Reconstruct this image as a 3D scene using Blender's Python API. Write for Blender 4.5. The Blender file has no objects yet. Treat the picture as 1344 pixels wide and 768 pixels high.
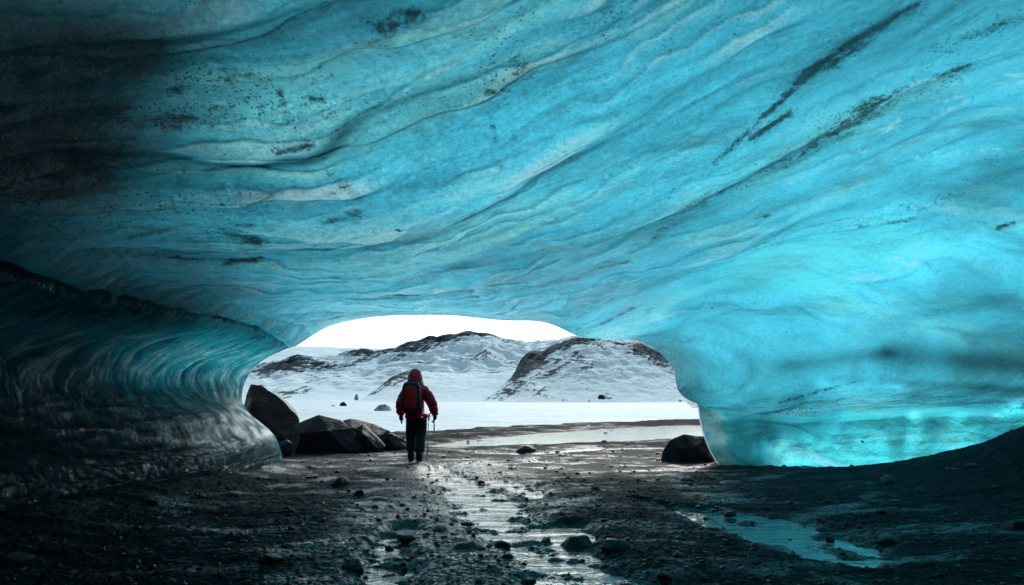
import bpy, bmesh, math, random
import numpy as np
from mathutils import Vector, Matrix
from mathutils import noise as mnoise

sc = bpy.context.scene
COL = sc.collection
R = math.radians

# ------------------------------------------------------------------ camera
F = 896.0                 # focal length in photograph pixels
EYE = 1.35
TILT = math.atan(131.0 / F)
cam_d = bpy.data.cameras.new('camera')
cam = bpy.data.objects.new('camera', cam_d)
COL.objects.link(cam)
cam.location = (0, 0, EYE)
cam.rotation_euler = (math.pi / 2 + TILT, 0, 0)
cam_d.sensor_width = 36.0
cam_d.lens = 24.0
cam_d.clip_start = 0.05
cam_d.clip_end = 20000
sc.camera = cam

# ------------------------------------------------------------------ sky and sun (bright overcast, light comes in from the mouth)
SUN_EL, SUN_AZ = R(35), R(12)      # azimuth measured from +Y towards +X
w = bpy.data.worlds.new('World')
sc.world = w
w.use_nodes = True
nt = w.node_tree
nt.nodes.clear()
sky = nt.nodes.new('ShaderNodeTexSky')
sky.sky_type = 'NISHITA'
sky.sun_disc = False
sky.sun_elevation = SUN_EL
sky.sun_rotation = SUN_AZ
sky.air_density = 1.0
sky.dust_density = 2.0
sky.ozone_density = 1.0
bg = nt.nodes.new('ShaderNodeBackground')
bg.inputs['Strength'].default_value = 0.125
hs = nt.nodes.new('ShaderNodeHueSaturation')   # a veil of thin cloud greys the blue
hs.inputs['Saturation'].default_value = 0.6
out = nt.nodes.new('ShaderNodeOutputWorld')
nt.links.new(sky.outputs[0], hs.inputs['Color'])
tint = nt.nodes.new('ShaderNodeMix'); tint.data_type = 'RGBA'; tint.blend_type = 'MULTIPLY'; tint.inputs[0].default_value = 1.0
tint.inputs[7].default_value = (0.86, 1.0, 1.02, 1)
nt.links.new(hs.outputs[0], tint.inputs[6]); nt.links.new(tint.outputs[2], bg.inputs[0])
nt.links.new(bg.outputs[0], out.inputs[0])

sd = bpy.data.lights.new('sun', 'SUN')
sd.energy = 2.4
sd.angle = R(12)
sd.color = (1.0, 0.98, 0.95)
sun = bpy.data.objects.new('sun', sd)
COL.objects.link(sun)
sdir = Vector((math.sin(SUN_AZ) * math.cos(SUN_EL), math.cos(SUN_AZ) * math.cos(SUN_EL), math.sin(SUN_EL)))
sun.rotation_euler = (-sdir).to_track_quat('-Z', 'Y').to_euler()

sc.view_settings.view_transform = 'Standard'
sc.view_settings.look = 'None'
sc.view_settings.exposure = 0.42
sc.view_settings.gamma = 1.0
sc.view_settings.use_curve_mapping = False
sc.render.engine = 'CYCLES'
sc.cycles.max_bounces = 10
sc.cycles.diffuse_bounces = 5
sc.cycles.glossy_bounces = 4
sc.cycles.transmission_bounces = 6
sc.cycles.use_denoising = True
sc.cycles.sample_clamp_indirect = 6.0
sc.cycles.caustics_reflective = False
sc.cycles.caustics_refractive = False

# ------------------------------------------------------------------ helpers
CT, ST = math.cos(TILT), math.sin(TILT)

def P(px, py, Y):
    """the world point at depth Y seen at photograph pixel (px, py): used to lay the cave out from the photo"""
    rx, up = px - 672.0, -(py - 384.0)
    dy = F * CT - up * ST
    dz = F * ST + up * CT
    k = Y / dy
    return (rx * k, Y, EYE + dz * k)

def G(px, py, z=0.0):
    rx, up = px - 672.0, -(py - 384.0)
    dy = F * CT - up * ST
    dz = F * ST + up * CT
    k = (z - EYE) / dz
    return (rx * k, dy * k, z)

def tag(o, label=None, cat=None, group=None, kind=None):
    if label: o['label'] = label
    if cat: o['category'] = cat
    if group: o['group'] = group
    if kind: o['kind'] = kind
    return o

def empty(name, loc=(0, 0, 0), rz=0.0):
    o = bpy.data.objects.new(name, None)
    COL.objects.link(o)
    o.location = loc
    o.rotation_euler = (0, 0, rz)
    o.empty_display_size = 0.1
    return o

def link(name, me, m=None, parent=None, smooth=True):
    o = bpy.data.objects.new(name, me)
    COL.objects.link(o)
    if m is not None and not me.materials:
        me.materials.append(m)
    if parent is not None: o.parent = parent
    if smooth:
        me.polygons.foreach_set('use_smooth', np.ones(len(me.polygons), dtype=bool))
    return o

def mesh_np(name, V, Fq):
    me = bpy.data.meshes.new(name)
    V = np.asarray(V, dtype=np.float32).reshape(-1, 3)
    Fq = np.asarray(Fq, dtype=np.int32)
    k = Fq.shape[1]
    me.vertices.add(len(V)); me.vertices.foreach_set('co', V.ravel())
    me.loops.add(Fq.size); me.loops.foreach_set('vertex_index', Fq.ravel())
    me.polygons.add(len(Fq))
    me.polygons.foreach_set('loop_start', np.arange(0, Fq.size, k, dtype=np.int32))
    me.update(calc_edges=True)
    return me

def attr(me, name, a, typ='FLOAT'):
    at = me.attributes.new(name, typ, 'POINT')
    at.data.foreach_set('value' if typ == 'FLOAT' else 'vector', np.asarray(a, dtype=np.float32).ravel())

def grid_faces(nr, nc, flip=False):
    i, j = np.meshgrid(np.arange(nr - 1), np.arange(nc - 1), indexing='ij')
    a = (i * nc + j).ravel()
    f = np.stack([a, a + 1, a + nc + 1, a + nc], 1)
    return f[:, ::-1] if flip else f

def submesh(V, Fq, sel, attrs):
    f = Fq[sel]
    used = np.unique(f)
    remap = -np.ones(len(V), dtype=np.int64); remap[used] = np.arange(len(used))
    return V[used], remap[f], {k: a[used] for k, a in attrs.items()}

def sst(a, b, x):
    t = np.clip((x - a) / (b - a), 0, 1)
    return t * t * (3 - 2 * t)

_rng = np.random.RandomState(7)
_perm = _rng.permutation(256)
_perm = np.concatenate([_perm, _perm, _perm])
_gr = _rng.normal(size=(256, 3)); _gr /= np.linalg.norm(_gr, axis=1)[:, None]
_gr = _gr.astype(np.float32)

def pn(x, y, z=0.0):
    """Perlin noise, roughly -1..1"""
    x, y, z = np.broadcast_arrays(np.asarray(x, np.float32), np.asarray(y, np.float32), np.asarray(z, np.float32))
    xi, yi, zi = np.floor(x).astype(np.int32), np.floor(y).astype(np.int32), np.floor(z).astype(np.int32)
    fx, fy, fz = x - xi, y - yi, z - zi
    u, v, q = fx * fx * fx * (fx * (fx * 6 - 15) + 10), fy * fy * fy * (fy * (fy * 6 - 15) + 10), fz * fz * fz * (fz * (fz * 6 - 15) + 10)
    xi &= 255; yi &= 255; zi &= 255
    def g(a, b, c):
        h = _perm[_perm[_perm[xi + a] + yi + b] + zi + c]
        gg = _gr[h]
        return gg[..., 0] * (fx - a) + gg[..., 1] * (fy - b) + gg[..., 2] * (fz - c)
    def L(a, b, t): return a + (b - a) * t
    r = L(L(L(g(0, 0, 0), g(1, 0, 0), u), L(g(0, 1, 0), g(1, 1, 0), u), v),
          L(L(g(0, 0, 1), g(1, 0, 1), u), L(g(0, 1, 1), g(1, 1, 1), u), v), q)
    return r * 1.6

def fbm(x, y, z=0.0, o=4, g=0.5):
    s, a, f = 0, 1.0, 1.0
    for k in range(o):
        s = s + a * pn(x * f + 17.3 * k, y * f - 9.1 * k, z * f + 3.7 * k)
        a *= g; f *= 2.03
    return s

def spline(t, y, tq):
    """natural cubic spline, y (K, ...) at t (K), sampled at tq"""
    t = np.asarray(t, float); y = np.asarray(y, float); K = len(t)
    h = np.diff(t)
    A = np.eye(K); B = np.zeros_like(y)
    for i in range(1, K - 1):
        A[i, i - 1], A[i, i], A[i, i + 1] = h[i - 1], 2 * (h[i - 1] + h[i]), h[i]
        B[i] = 6 * ((y[i + 1] - y[i]) / h[i] - (y[i] - y[i - 1]) / h[i - 1])
    M = np.linalg.solve(A, B.reshape(K, -1)).reshape(y.shape)
    k = np.clip(np.searchsorted(t, tq, side='right') - 1, 0, K - 2)
    sh = (-1,) + (1,) * (y.ndim - 1)
    d0, d1, hh = (tq - t[k]).reshape(sh), (t[k + 1] - tq).reshape(sh), h[k].reshape(sh)
    return (M[k] * d1 ** 3 / (6 * hh) + M[k + 1] * d0 ** 3 / (6 * hh)
            + (y[k] / hh - M[k] * hh / 6) * d1 + (y[k + 1] / hh - M[k + 1] * hh / 6) * d0)

# node helpers
def new_mat(name):
    m = bpy.data.materials.new(name); m.use_nodes = True
    t = m.node_tree; t.nodes.clear()
    o = t.nodes.new('ShaderNodeOutputMaterial')
    return m, t, o

class NB:
    def __init__(s, t): s.t = t
    def n(s, typ, **kw):
        nd = s.t.nodes.new(typ)
        for k, v in kw.items():
            if hasattr(nd, k) and k not in nd.inputs: setattr(nd, k, v)
            else: s.set(nd.inputs[k], v)
        return nd
    def set(s, sock, v):
        if isinstance(v, bpy.types.NodeSocket): s.t.links.new(v, sock)
        elif v is not None:
            if isinstance(v, tuple) and len(v) == 3 and sock.type == 'RGBA': v = v + (1.0,)
            sock.default_value = v
    def math(s, op, a, b=None, c=None, clamp=False):
        nd = s.t.nodes.new('ShaderNodeMath'); nd.operation = op; nd.use_clamp = clamp
        s.set(nd.inputs[0], a); s.set(nd.inputs[1], b); s.set(nd.inputs[2], c)
        return nd.outputs[0]
    def vmath(s, op, a, b=None):
        nd = s.t.nodes.new('ShaderNodeVectorMath'); nd.operation = op
        s.set(nd.inputs[0], a); s.set(nd.inputs[1], b)
        return nd.outputs[0]
    def noise(s, vec, scale, detail=3, rough=0.5, dist=0.0):
        nd = s.t.nodes.new('ShaderNodeTexNoise')
        s.set(nd.inputs['Vector'], vec); nd.inputs['Scale'].default_value = scale
        nd.inputs['Detail'].default_value = detail; nd.inputs['Roughness'].default_value = rough
        nd.inputs['Distortion'].default_value = dist
        return nd.outputs['Fac']
    def ramp(s, x, a, b, lo=0.0, hi=1.0):
        nd = s.t.nodes.new('ShaderNodeMapRange'); nd.interpolation_type = 'SMOOTHSTEP'
        s.set(nd.inputs['Value'], x)
        nd.inputs['From Min'].default_value = a; nd.inputs['From Max'].default_value = b
        nd.inputs['To Min'].default_value = lo; nd.inputs['To Max'].default_value = hi
        return nd.outputs['Result']
    def mix(s, f, a, b):
        nd = s.t.nodes.new('ShaderNodeMix'); nd.data_type = 'RGBA'
        s.set(nd.inputs[0], f); s.set(nd.inputs[6], a); s.set(nd.inputs[7], b)
        return nd.outputs[2]
    def at(s, name, out='Fac'):
        nd = s.t.nodes.new('ShaderNodeAttribute'); nd.attribute_name = name
        return nd.outputs[out]
    def pos(s):
        return s.t.nodes.new('ShaderNodeNewGeometry').outputs['Position']
    def obj(s):
        return s.t.nodes.new('ShaderNodeTexCoord').outputs['Object']
    def scale(s, v, xyz):
        return s.vmath('MULTIPLY', v, xyz)
    def bump(s, h, dist, strength=1.0, normal=None):
        nd = s.t.nodes.new('ShaderNodeBump')
        s.set(nd.inputs['Height'], h); nd.inputs['Distance'].default_value = dist
        nd.inputs['Strength'].default_value = strength
        if normal is not None: s.set(nd.inputs['Normal'], normal)
        return nd.outputs[0]

# ------------------------------------------------------------------ materials
def ice_material(name, trans=(0.105, 0.76, 1.0), diff=(0.20, 0.55, 0.62), dfac=0.20, rough=0.20, ior=1.55, gloss=1.0, bumpy=1.0, fine=1.0, GRIME_SHADE=0.55, SHEEN=0.50):
    m, t, o = new_mat(name); b = NB(t)
    pos = b.pos(); flow = b.at('flow', 'Vector')
    dirt_shade = b.at('dirt_shade'); clar_shading = b.at('clarity_shading')
    crest = b.at('crest')
    # dirt and painted shade break up into grains and streaks drawn out along the layers
    st = b.noise(b.scale(flow, (11.0, 1.4, 1.0)), 1.0, 6, 0.7, 0.5)
    gr = b.noise(pos, 17.0, 8, 0.82)
    bl = b.noise(pos, 2.6, 5, 0.7)
    brk = b.math('ADD', b.math('MULTIPLY', b.math('SUBTRACT', st, 0.5), 1.7), b.math('ADD', b.math('MULTIPLY', b.math('SUBTRACT', gr, 0.5), 2.6), b.math('MULTIPLY', b.math('SUBTRACT', bl, 0.5), 1.6)))
    d1 = b.math('MULTIPLY', b.ramp(b.math('ADD', dirt_shade, brk), 0.42, 1.05), b.ramp(dirt_shade, 0.06, 0.40, 0.0, 0.93))
    # scattered small stones frozen in, ragged, in loose clouds
    wob = t.nodes.new('ShaderNodeTexNoise'); wob.inputs['Scale'].default_value = 22.0; wob.inputs['Detail'].default_value = 3
    b.set(wob.inputs['Vector'], pos)
    wv_ = t.nodes.new('ShaderNodeVectorMath'); wv_.operation = 'MULTIPLY_ADD'
    b.set(wv_.inputs[0], wob.outputs['Color']); wv_.inputs[1].default_value = (0.10, 0.10, 0.10); b.set(wv_.inputs[2], pos)
    vo = t.nodes.new('ShaderNodeTexVoronoi'); vo.inputs['Scale'].default_value = 6.0
    b.set(vo.inputs['Vector'], wv_.outputs[0])
    cloud = b.noise(pos, 0.9, 4, 0.7)
    rsz = t.nodes.new('ShaderNodeSeparateColor'); b.set(rsz.inputs[0], vo.outputs['Color'])
    sz = b.math('MULTIPLY', b.ramp(cloud, 0.46, 0.72, 0.0, 0.24), b.math('POWER', rsz.outputs[0], 2.5))
    spk = b.ramp(b.math('SUBTRACT', sz, vo.outputs['Distance']), -0.03, 0.02)
    # peppering of fine grit that gathers in patches
    vp = t.nodes.new('ShaderNodeTexVoronoi'); vp.inputs['Scale'].default_value = 30.0
    b.set(vp.inputs['Vector'], wv_.outputs[0])
    rp = t.nodes.new('ShaderNodeSeparateColor'); b.set(rp.inputs[0], vp.outputs['Color'])
    pz = b.math('MULTIPLY', b.ramp(b.math('ADD', b.noise(b.scale(flow, (2.4, 0.8, 1.0)), 1.0, 5, 0.7), b.math('MULTIPLY', dirt_shade, 0.36)), 0.46, 0.74, 0.0, 0.56), rp.outputs[0])
    pep = b.ramp(b.math('SUBTRACT', pz, vp.outputs['Distance']), -0.05, 0.04)
    # thin silt smeared along the layers, with shade painted into the hollows
    gm = b.noise(b.vmath('ADD', b.scale(flow, (6.0, 0.8, 1.0)), b.scale(pos, (0.35, 0.35, 0.35))), 1.0, 8, 0.75, 0.7)
    grime_shade = b.ramp(b.math('ADD', gm, b.math('MULTIPLY', b.math('SUBTRACT', 0.5, crest), 0.24)), 0.46, 0.80, 0.0, GRIME_SHADE)
    dd = b.math('MAXIMUM', b.math('MAXIMUM', d1, b.math('MULTIPLY', spk, 0.9)), b.math('MAXIMUM', b.math('MULTIPLY', pep, 0.75), grime_shade))
    # bubbly white ice against clear blue ice, in layers
    lay = b.ramp(b.math('ADD', b.noise(b.vmath('ADD', b.scale(flow, (3.4, 0.35, 1.0)), b.scale(pos, (0.1, 0.1, 0.1))), 1.0, 6, 0.65, 0.5), b.math('MULTIPLY', b.math('SUBTRACT', crest, 0.5), 0.28)), 0.42, 0.66)
    crest_sheen = b.ramp(b.math('ADD', crest, b.math('ADD', b.math('MULTIPLY', b.math('SUBTRACT', st, 0.5), 0.7), b.math('MULTIPLY', b.math('SUBTRACT', gr, 0.5), 0.5))), 0.36, 0.98)  # white sheen painted on the crests, standing in for wet highlights
    tc = b.mix(lay, trans, tuple(min(1, c * 1.0 + a) for c, a in zip(trans, (0.15, 0.18, 0.10))))
    tc = b.mix(b.math('MULTIPLY', crest_sheen, 0.9), tc, (0.55 if SHEEN > .3 else .15, 0.95, 1.0))
    grain = b.math('ADD', b.ramp(gr, 0.30, 0.70, 0.50, 1.28), b.ramp(b.noise(pos, 4.5, 4, 0.6), 0.35, 0.65, -0.10, 0.10))
    sx_ = t.nodes.new('ShaderNodeSeparateXYZ'); b.set(sx_.inputs[0], flow)
    grain = b.math('ADD', 1.0, b.math('MULTIPLY', b.math('SUBTRACT', grain, 0.95), b.math('MULTIPLY_ADD', sx_.outputs[2], -0.5, 0.85)))
    clar_shading = b.math('MULTIPLY', clar_shading, grain)
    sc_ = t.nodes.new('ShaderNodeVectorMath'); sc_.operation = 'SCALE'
    b.set(sc_.inputs[0], tc); b.set(sc_.inputs['Scale'], clar_shading)
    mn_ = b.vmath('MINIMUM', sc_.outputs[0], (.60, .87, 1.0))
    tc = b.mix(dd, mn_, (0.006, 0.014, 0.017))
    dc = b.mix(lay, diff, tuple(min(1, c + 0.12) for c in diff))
    dc = b.mix(b.math('MULTIPLY', crest_sheen, 0.85), dc, tuple(min(1, c * 1.3 + SHEEN) for c in diff))
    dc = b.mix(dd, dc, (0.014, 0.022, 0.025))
    # relief: long fine ripples along the layers, then a pitted glassy skin
    r1 = b.noise(b.scale(flow, (26.0, 2.2, 1.0)), 1.0, 4, 0.55, 0.3)
    r2 = b.noise(pos, 9.0, 7, 0.68)
    r3 = b.noise(pos, 45.0, 4, 0.7)
    nrm = b.bump(r1, 0.08 * bumpy)
    nrm = b.bump(r2, 0.055 * fine, 1.0, nrm)
    nrm = b.bump(r3, 0.010 * fine, 1.0, nrm)
    di = b.n('ShaderNodeBsdfDiffuse', Color=dc, Normal=nrm)
    tr = b.n('ShaderNodeBsdfTranslucent', Color=tc, Normal=nrm)
    gl = b.n('ShaderNodeBsdfGlossy', Color=(0.95, 0.98, 1.0), Normal=nrm)
    b.set(gl.inputs['Roughness'], b.ramp(b.noise(pos, 3.0, 3), 0.3, 0.7, rough * 0.6, rough * 1.7))
    fr = b.n('ShaderNodeFresnel', IOR=ior, Normal=nrm)
    m1 = t.nodes.new('ShaderNodeMixShader'); m1.inputs[0].default_value = dfac
    t.links.new(tr.outputs[0], m1.inputs[1]); t.links.new(di.outputs[0], m1.inputs[2])
    m2 = t.nodes.new('ShaderNodeMixShader'); b.set(m2.inputs[0], b.math('MULTIPLY', fr.outputs[0], gloss) if gloss == 1.0 else b.math('MULTIPLY', fr.outputs[0], b.math('MAXIMUM', b.math('MULTIPLY', crest, 1.6), b.ramp(b.noise(pos, 5.0, 6, 0.75), 0.50, 0.66, .22, 1.0))))
    t.links.new(m1.outputs[0], m2.inputs[1]); t.links.new(gl.outputs[0], m2.inputs[2])
    t.links.new(m2.outputs[0], o.inputs[0])
    return m

def crust_material():
    m, t, o = new_mat('glacier_crust'); b = NB(t)
    shade_cover = b.at('shade_cover')
    pos = b.pos()
    k = b.ramp(b.math('ADD', shade_cover, b.math('MULTIPLY', b.math('SUBTRACT', b.noise(pos, 0.7, 4, 0.6), 0.5), 0.5)), 0.3, 0.75)
    tc = b.mix(k, (0.93, 0.985, 0.99), (0.03, 0.05, 0.055))
    dc = b.mix(k, (0.75, 0.8, 0.82), (0.03, 0.03, 0.03))
    di = b.n('ShaderNodeBsdfDiffuse', Color=dc)
    tr = b.n('ShaderNodeBsdfTranslucent', Color=tc)
    m1 = t.nodes.new('ShaderNodeMixShader'); m1.inputs[0].default_value = 0.12
    t.links.new(tr.outputs[0], m1.inputs[1]); t.links.new(di.outputs[0], m1.inputs[2])
    t.links.new(m1.outputs[0], o.inputs[0])
    return m

def gravel_material():
    m, t, o = new_mat('wet_black_gravel'); b = NB(t)
    pos = b.pos()
    wa = b.at('wet')
    wet = b.math('ADD', b.math('MULTIPLY', wa, 0.6), b.math('MULTIPLY', b.math('MULTIPLY', wa, 4.0, clamp=True), b.ramp(b.noise(b.scale(pos, (0.9, 1.6, 1.0)), 1.0, 5, 0.65), 0.45, 0.7, 0.0, 0.5)), clamp=True)
    n1 = b.noise(pos, 28.0, 6, 0.7)
    n2 = b.noise(pos, 5.0, 5, 0.6)
    vo = t.nodes.new('ShaderNodeTexVoronoi'); vo.inputs['Scale'].default_value = 38.0; b.set(vo.inputs['Vector'], pos)
    v2 = t.nodes.new('ShaderNodeTexVoronoi'); v2.inputs['Scale'].default_value = 15.0; b.set(v2.inputs['Vector'], pos)
    col = b.mix(b.ramp(n2, 0.35, 0.7), (0.005, 0.008, 0.010), (0.015, 0.019, 0.022))
    col = b.mix(b.ramp(b.noise(pos, 60, 2), 0.62, 0.75, 0, 0.7), col, (0.07, 0.072, 0.075))
    # outside, drier and browner
    sep = t.nodes.new('ShaderNodeSeparateXYZ'); b.set(sep.inputs[0], pos)
    dry = b.ramp(sep.outputs[1], 16.0, 24.0)
    col = b.mix(dry, col, (0.011, 0.012, 0.013))
    nrm = b.bump(n2, 0.05)
    nrm = b.bump(b.math('SUBTRACT', 1.0, v2.outputs['Distance']), 0.030, 1.0, nrm)
    nrm = b.bump(b.math('SUBTRACT', 1.0, vo.outputs['Distance']), 0.016, 1.0, nrm)
    nrm = b.bump(n1, 0.012, 1.0, nrm)
    p = b.n('ShaderNodeBsdfPrincipled')
    b.set(p.inputs['Base Color'], col); b.set(p.inputs['Normal'], nrm)
    b.set(p.inputs['Roughness'], b.ramp(wet, 0.1, 0.9, 0.70, 0.17))
    b.set(p.inputs['Specular IOR Level'], b.math('MULTIPLY', b.ramp(wet, 0.15, 0.8, 0.05, 0.7), b.ramp(sep.outputs[1], 13.0, 19.0, 1.0, 0.12)))
    t.links.new(p.outputs[0], o.inputs[0])
    return m

def water_material(name='meltwater', k=0.5):
    m, t, o = new_mat(name); b = NB(t)
    pos = b.pos()
    r = b.noise(b.scale(pos, (2.2, 5.5, 1.0)), 1.0, 4, 0.6, 0.8)
    nrm = b.bump(r, 0.06 * k)
    nrm = b.bump(b.noise(b.scale(pos, (8, 11, 1.0)), 1.0, 3), 0.006 * k, 1.0, nrm)
    p = b.n('ShaderNodeBsdfPrincipled')
    p.inputs['Base Color'].default_value = (0.010, 0.022, 0.026, 1)
    p.inputs['Roughness'].default_value = 0.06
    p.inputs['IOR'].default_value = 1.75
    b.set(p.inputs['Normal'], nrm)
    t.links.new(p.outputs[0], o.inputs[0])
    return m

def rock_material(name, a, c, rough=0.55, sc_=1.0, streak=False, spec=0.18):
    m, t, o = new_mat(name); b = NB(t)
    pos = b.obj()
    n1 = b.noise(pos, 3.0 * sc_, 6, 0.65)
    n2 = b.noise(pos, 26.0 * sc_, 5, 0.65)
    if streak:
        n1 = b.noise(b.scale(pos, (2.0, 2.0, 9.0)), 1.0 * sc_, 6, 0.65, 0.8)
    col = b.mix(b.ramp(n1, 0.35, 0.68), a, c)
    col = b.mix(b.ramp(n2, 0.58, 0.72, 0, 0.5), col, tuple(min(1, x * 1.8) for x in c))
    nrm = b.bump(n1, 0.06)
    nrm = b.bump(n2, 0.012, 1.0, nrm)
    p = b.n('ShaderNodeBsdfPrincipled')
    b.set(p.inputs['Base Color'], col); b.set(p.inputs['Normal'], nrm)
    b.set(p.inputs['Roughness'], b.ramp(n2, 0.35, 0.7, rough * 0.6, rough * 1.2))
    p.inputs['Specular IOR Level'].default_value = spec
    t.links.new(p.outputs[0], o.inputs[0])
    return m

def snow_material():
    m, t, o = new_mat('snow'); b = NB(t)
    pos = b.pos()
    n1 = b.noise(b.scale(pos, (0.05, 0.35, 1.0)), 1.0, 6, 0.6, 0.3)
    n2 = b.noise(b.scale(pos, (0.6, 1.8, 1.0)), 1.0, 5, 0.6)
    col = b.mix(b.ramp(n1, 0.45, 0.7, 0, 0.8), (0.44, 0.56, 0.60), (0.30, 0.45, 0.51))
    nrm = b.bump(n2, 0.30)
    p = b.n('ShaderNodeBsdfPrincipled')
    b.set(p.inputs['Base Color'], col); b.set(p.inputs['Normal'], nrm)
    p.inputs['Roughness'].default_value = 0.75
    t.links.new(p.outputs[0], o.inputs[0])
    return m

def hill_material():
    """snow with bare rock where the snow has slid or blown off (attribute rock)"""
    m, t, o = new_mat('snowy_rock_slope'); b = NB(t)
    pos = b.pos(); fl = b.at('fall', 'Vector')
    rock = b.at('rock')
    n1 = b.noise(fl, 1.0, 8, 0.68, 0.4)
    n2 = b.noise(b.scale(fl, (3.6, 0.5, 1.0)), 1.0, 7, 0.65, 0.5)
    n3 = b.noise(b.scale(fl, (0.5, 3.0, 1.0)), 1.0, 7, 0.7, 0.5)
    s = b.math('ADD', b.math('MULTIPLY', b.math('SUBTRACT', n1, 0.5), 2.2), b.math('ADD', b.math('MULTIPLY', b.math('SUBTRACT', n2, 0.5), 1.5), b.math('ADD', b.math('MULTIPLY', b.math('SUBTRACT', n3, 0.5), 2.0), b.math('MULTIPLY', b.math('SUBTRACT', b.noise(fl, 4.5, 6, 0.75), 0.5), 2.0))))
    k = b.ramp(b.math('ADD', rock, s), 0.20, 0.42)
    rc = b.mix(b.ramp(n2, 0.4, 0.6), (0.006, 0.018, 0.026), (0.060, 0.090, 0.110))
    col = b.mix(k, (0.58, 0.73, 0.77), rc)
    nrm = b.bump(b.math('ADD', n1, b.math('MULTIPLY', k, 0.3)), 1.6)
    p = b.n('ShaderNodeBsdfPrincipled')
    b.set(p.inputs['Base Color'], col); b.set(p.inputs['Normal'], nrm)
    p.inputs['Roughness'].default_value = 0.9
    p.inputs['Specular IOR Level'].default_value = 0.05
    t.links.new(p.outputs[0], o.inputs[0])
    return m

def cloth_material(name, c, rough=0.7, bump=0.01, spec=0.3):
    m, t, o = new_mat(name); b = NB(t)
    pos = b.obj()
    n = b.noise(b.scale(pos, (6, 6, 16)), 1.0, 4, 0.6, 0.6)
    n2 = b.noise(pos, 160, 2)
    col = b.mix(b.ramp(n, 0.3, 0.7, 0, 0.5), c, tuple(x * 0.8 for x in c))
    nrm = b.bump(n, bump); nrm = b.bump(n2, 0.002, 1.0, nrm)
    p = b.n('ShaderNodeBsdfPrincipled')
    b.set(p.inputs['Base Color'], col); b.set(p.inputs['Normal'], nrm)
    p.inputs['Roughness'].default_value = rough
    p.inputs['Specular IOR Level'].default_value = spec
    t.links.new(p.outputs[0], o.inputs[0])
    return m

def plain_material(name, c, rough=0.4, metal=0.0):
    m, t, o = new_mat(name); b = NB(t)
    p = b.n('ShaderNodeBsdfPrincipled')
    n = b.noise(b.obj(), 40, 3)
    b.set(p.inputs['Base Color'], b.mix(b.ramp(n, 0.4, 0.7, 0, 0.4), c, tuple(x * 0.6 for x in c)))
    p.inputs['Roughness'].default_value = rough; p.inputs['Metallic'].default_value = metal
    t.links.new(p.outputs[0], o.inputs[0])
    return m

M_gravel = gravel_material()
M_water = water_material()
M_calm = water_material('calm_meltwater', .12)
M_pool = water_material('pool_meltwater', .30)
M_snow = snow_material()
M_hill = hill_material()
M_rock = rock_material('dark_basalt', (0.004, 0.005, 0.006), (0.014, 0.015, 0.017), .7, spec=.12)
M_rock2 = rock_material('grey_brown_slab', (0.004, 0.005, 0.006), (0.022, 0.022, 0.023), 0.6, 1.0, True)
M_wetrock = rock_material('wet_stone', (0.005, 0.006, 0.007), (0.020, 0.021, 0.023), 0.30, 4.0, spec=0.4)
M_ice_roof = ice_material('layered_blue_ice')
M_ice_left = ice_material('dark_polished_ice', trans=(0.025, 0.50, 0.62), diff=(0.010, 0.085, 0.11), dfac=0.25, rough=0.09, bumpy=0.5, fine=1.3, SHEEN=0.45, ior=1.40, GRIME_SHADE=.85, gloss=.5)
M_ice_base = ice_material('clear_bubbly_ice', trans=(0.07, 0.76, 0.95), diff=(0.14, 0.36, 0.42), dfac=0.18, rough=0.14, bumpy=0.3, fine=1.6)
M_crust = crust_material()

# ------------------------------------------------------------------ the ice cave: rings of control points from the mouth to behind the camera
ring0 = [(0, P(372, 607, 13.6)), (0.6, P(367, 588, 13.7)), (1, P(360, 572, 13.8)), (1.6, P(338, 552, 14.2)), (2.3, P(320, 532, 14.6)),
         (3, P(318, 510, 14.9)), (3.6, P(326, 492, 15.1)), (4.2, P(340, 477, 15.2)), (5, P(375, 458, 15.4)), (5.5, P(400, 447, 15.6)),
         (5.8, P(424, 431, 15.9)), (6.2, P(460, 420, 16)), (7, P(530, 413, 16.1)), (7.6, P(600, 414, 16)), (8.2, P(660, 420, 16)),
         (8.8, P(715, 423, 15.8)), (9.1, P(738, 431, 15.5)), (9.4, P(762, 441, 15.3)), (10, P(828, 445, 15)), (10.5, P(862, 460, 14.6)),
         (11, P(884, 486, 14.1)), (11.5, P(890, 512, 13.7)), (12.0, P(908, 527, 13.4)), (12.45, P(916, 532, 13.35)), (13, P(921, 556, 13.2)), (13.5, P(931, 588, 13.1)), (14, P(948, 616, 13.0))]
def left_pts(Y, z_ceil):
    k = (14 - Y) / 14.0
    return [(-5.0, Y, -0.08), (-5.1, Y, 0.28 + .06 * k), (-5.75, Y + .1, 0.85), (-6.15, Y + .2, 1.45), (-5.9, Y + .2, 2.0), (-4.95, Y + .1, 2.44), (-3.9, Y, 2.44 + (z_ceil - 2.44) * .62)]
def ring(ptsL, rest):
    pts = ptsL + rest
    assert len(pts) == 15, len(pts)
    return [(i, p) for i, p in enumerate(pts)]
r1 = ring([P(300, 631, 10.8), P(284, 602, 10.9), P(248, 555, 11.2), P(208, 505, 11.6), P(235, 462, 11.8), P(318, 432, 12.0), P(400, 398, 12.4)],
          [P(520, 384, 12.5), P(650, 384, 12.5), P(780, 390, 12.6), P(905, 405, 12.7), P(965, 470, 12.8), P(1010, 529, 12.8), P(1015, 570, 12.75), P(1022, 617, 12.7)])
r2 = ring(left_pts(8.8, 3.35), [P(490, 338, 9.4), P(670, 328, 9.6), P(850, 335, 10.0), P(1010, 355, 10.6), P(1110, 445, 11.7), P(1150, 521, 12.3), P(1156, 562, 12.2), P(1162, 616, 12.1)])
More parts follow.
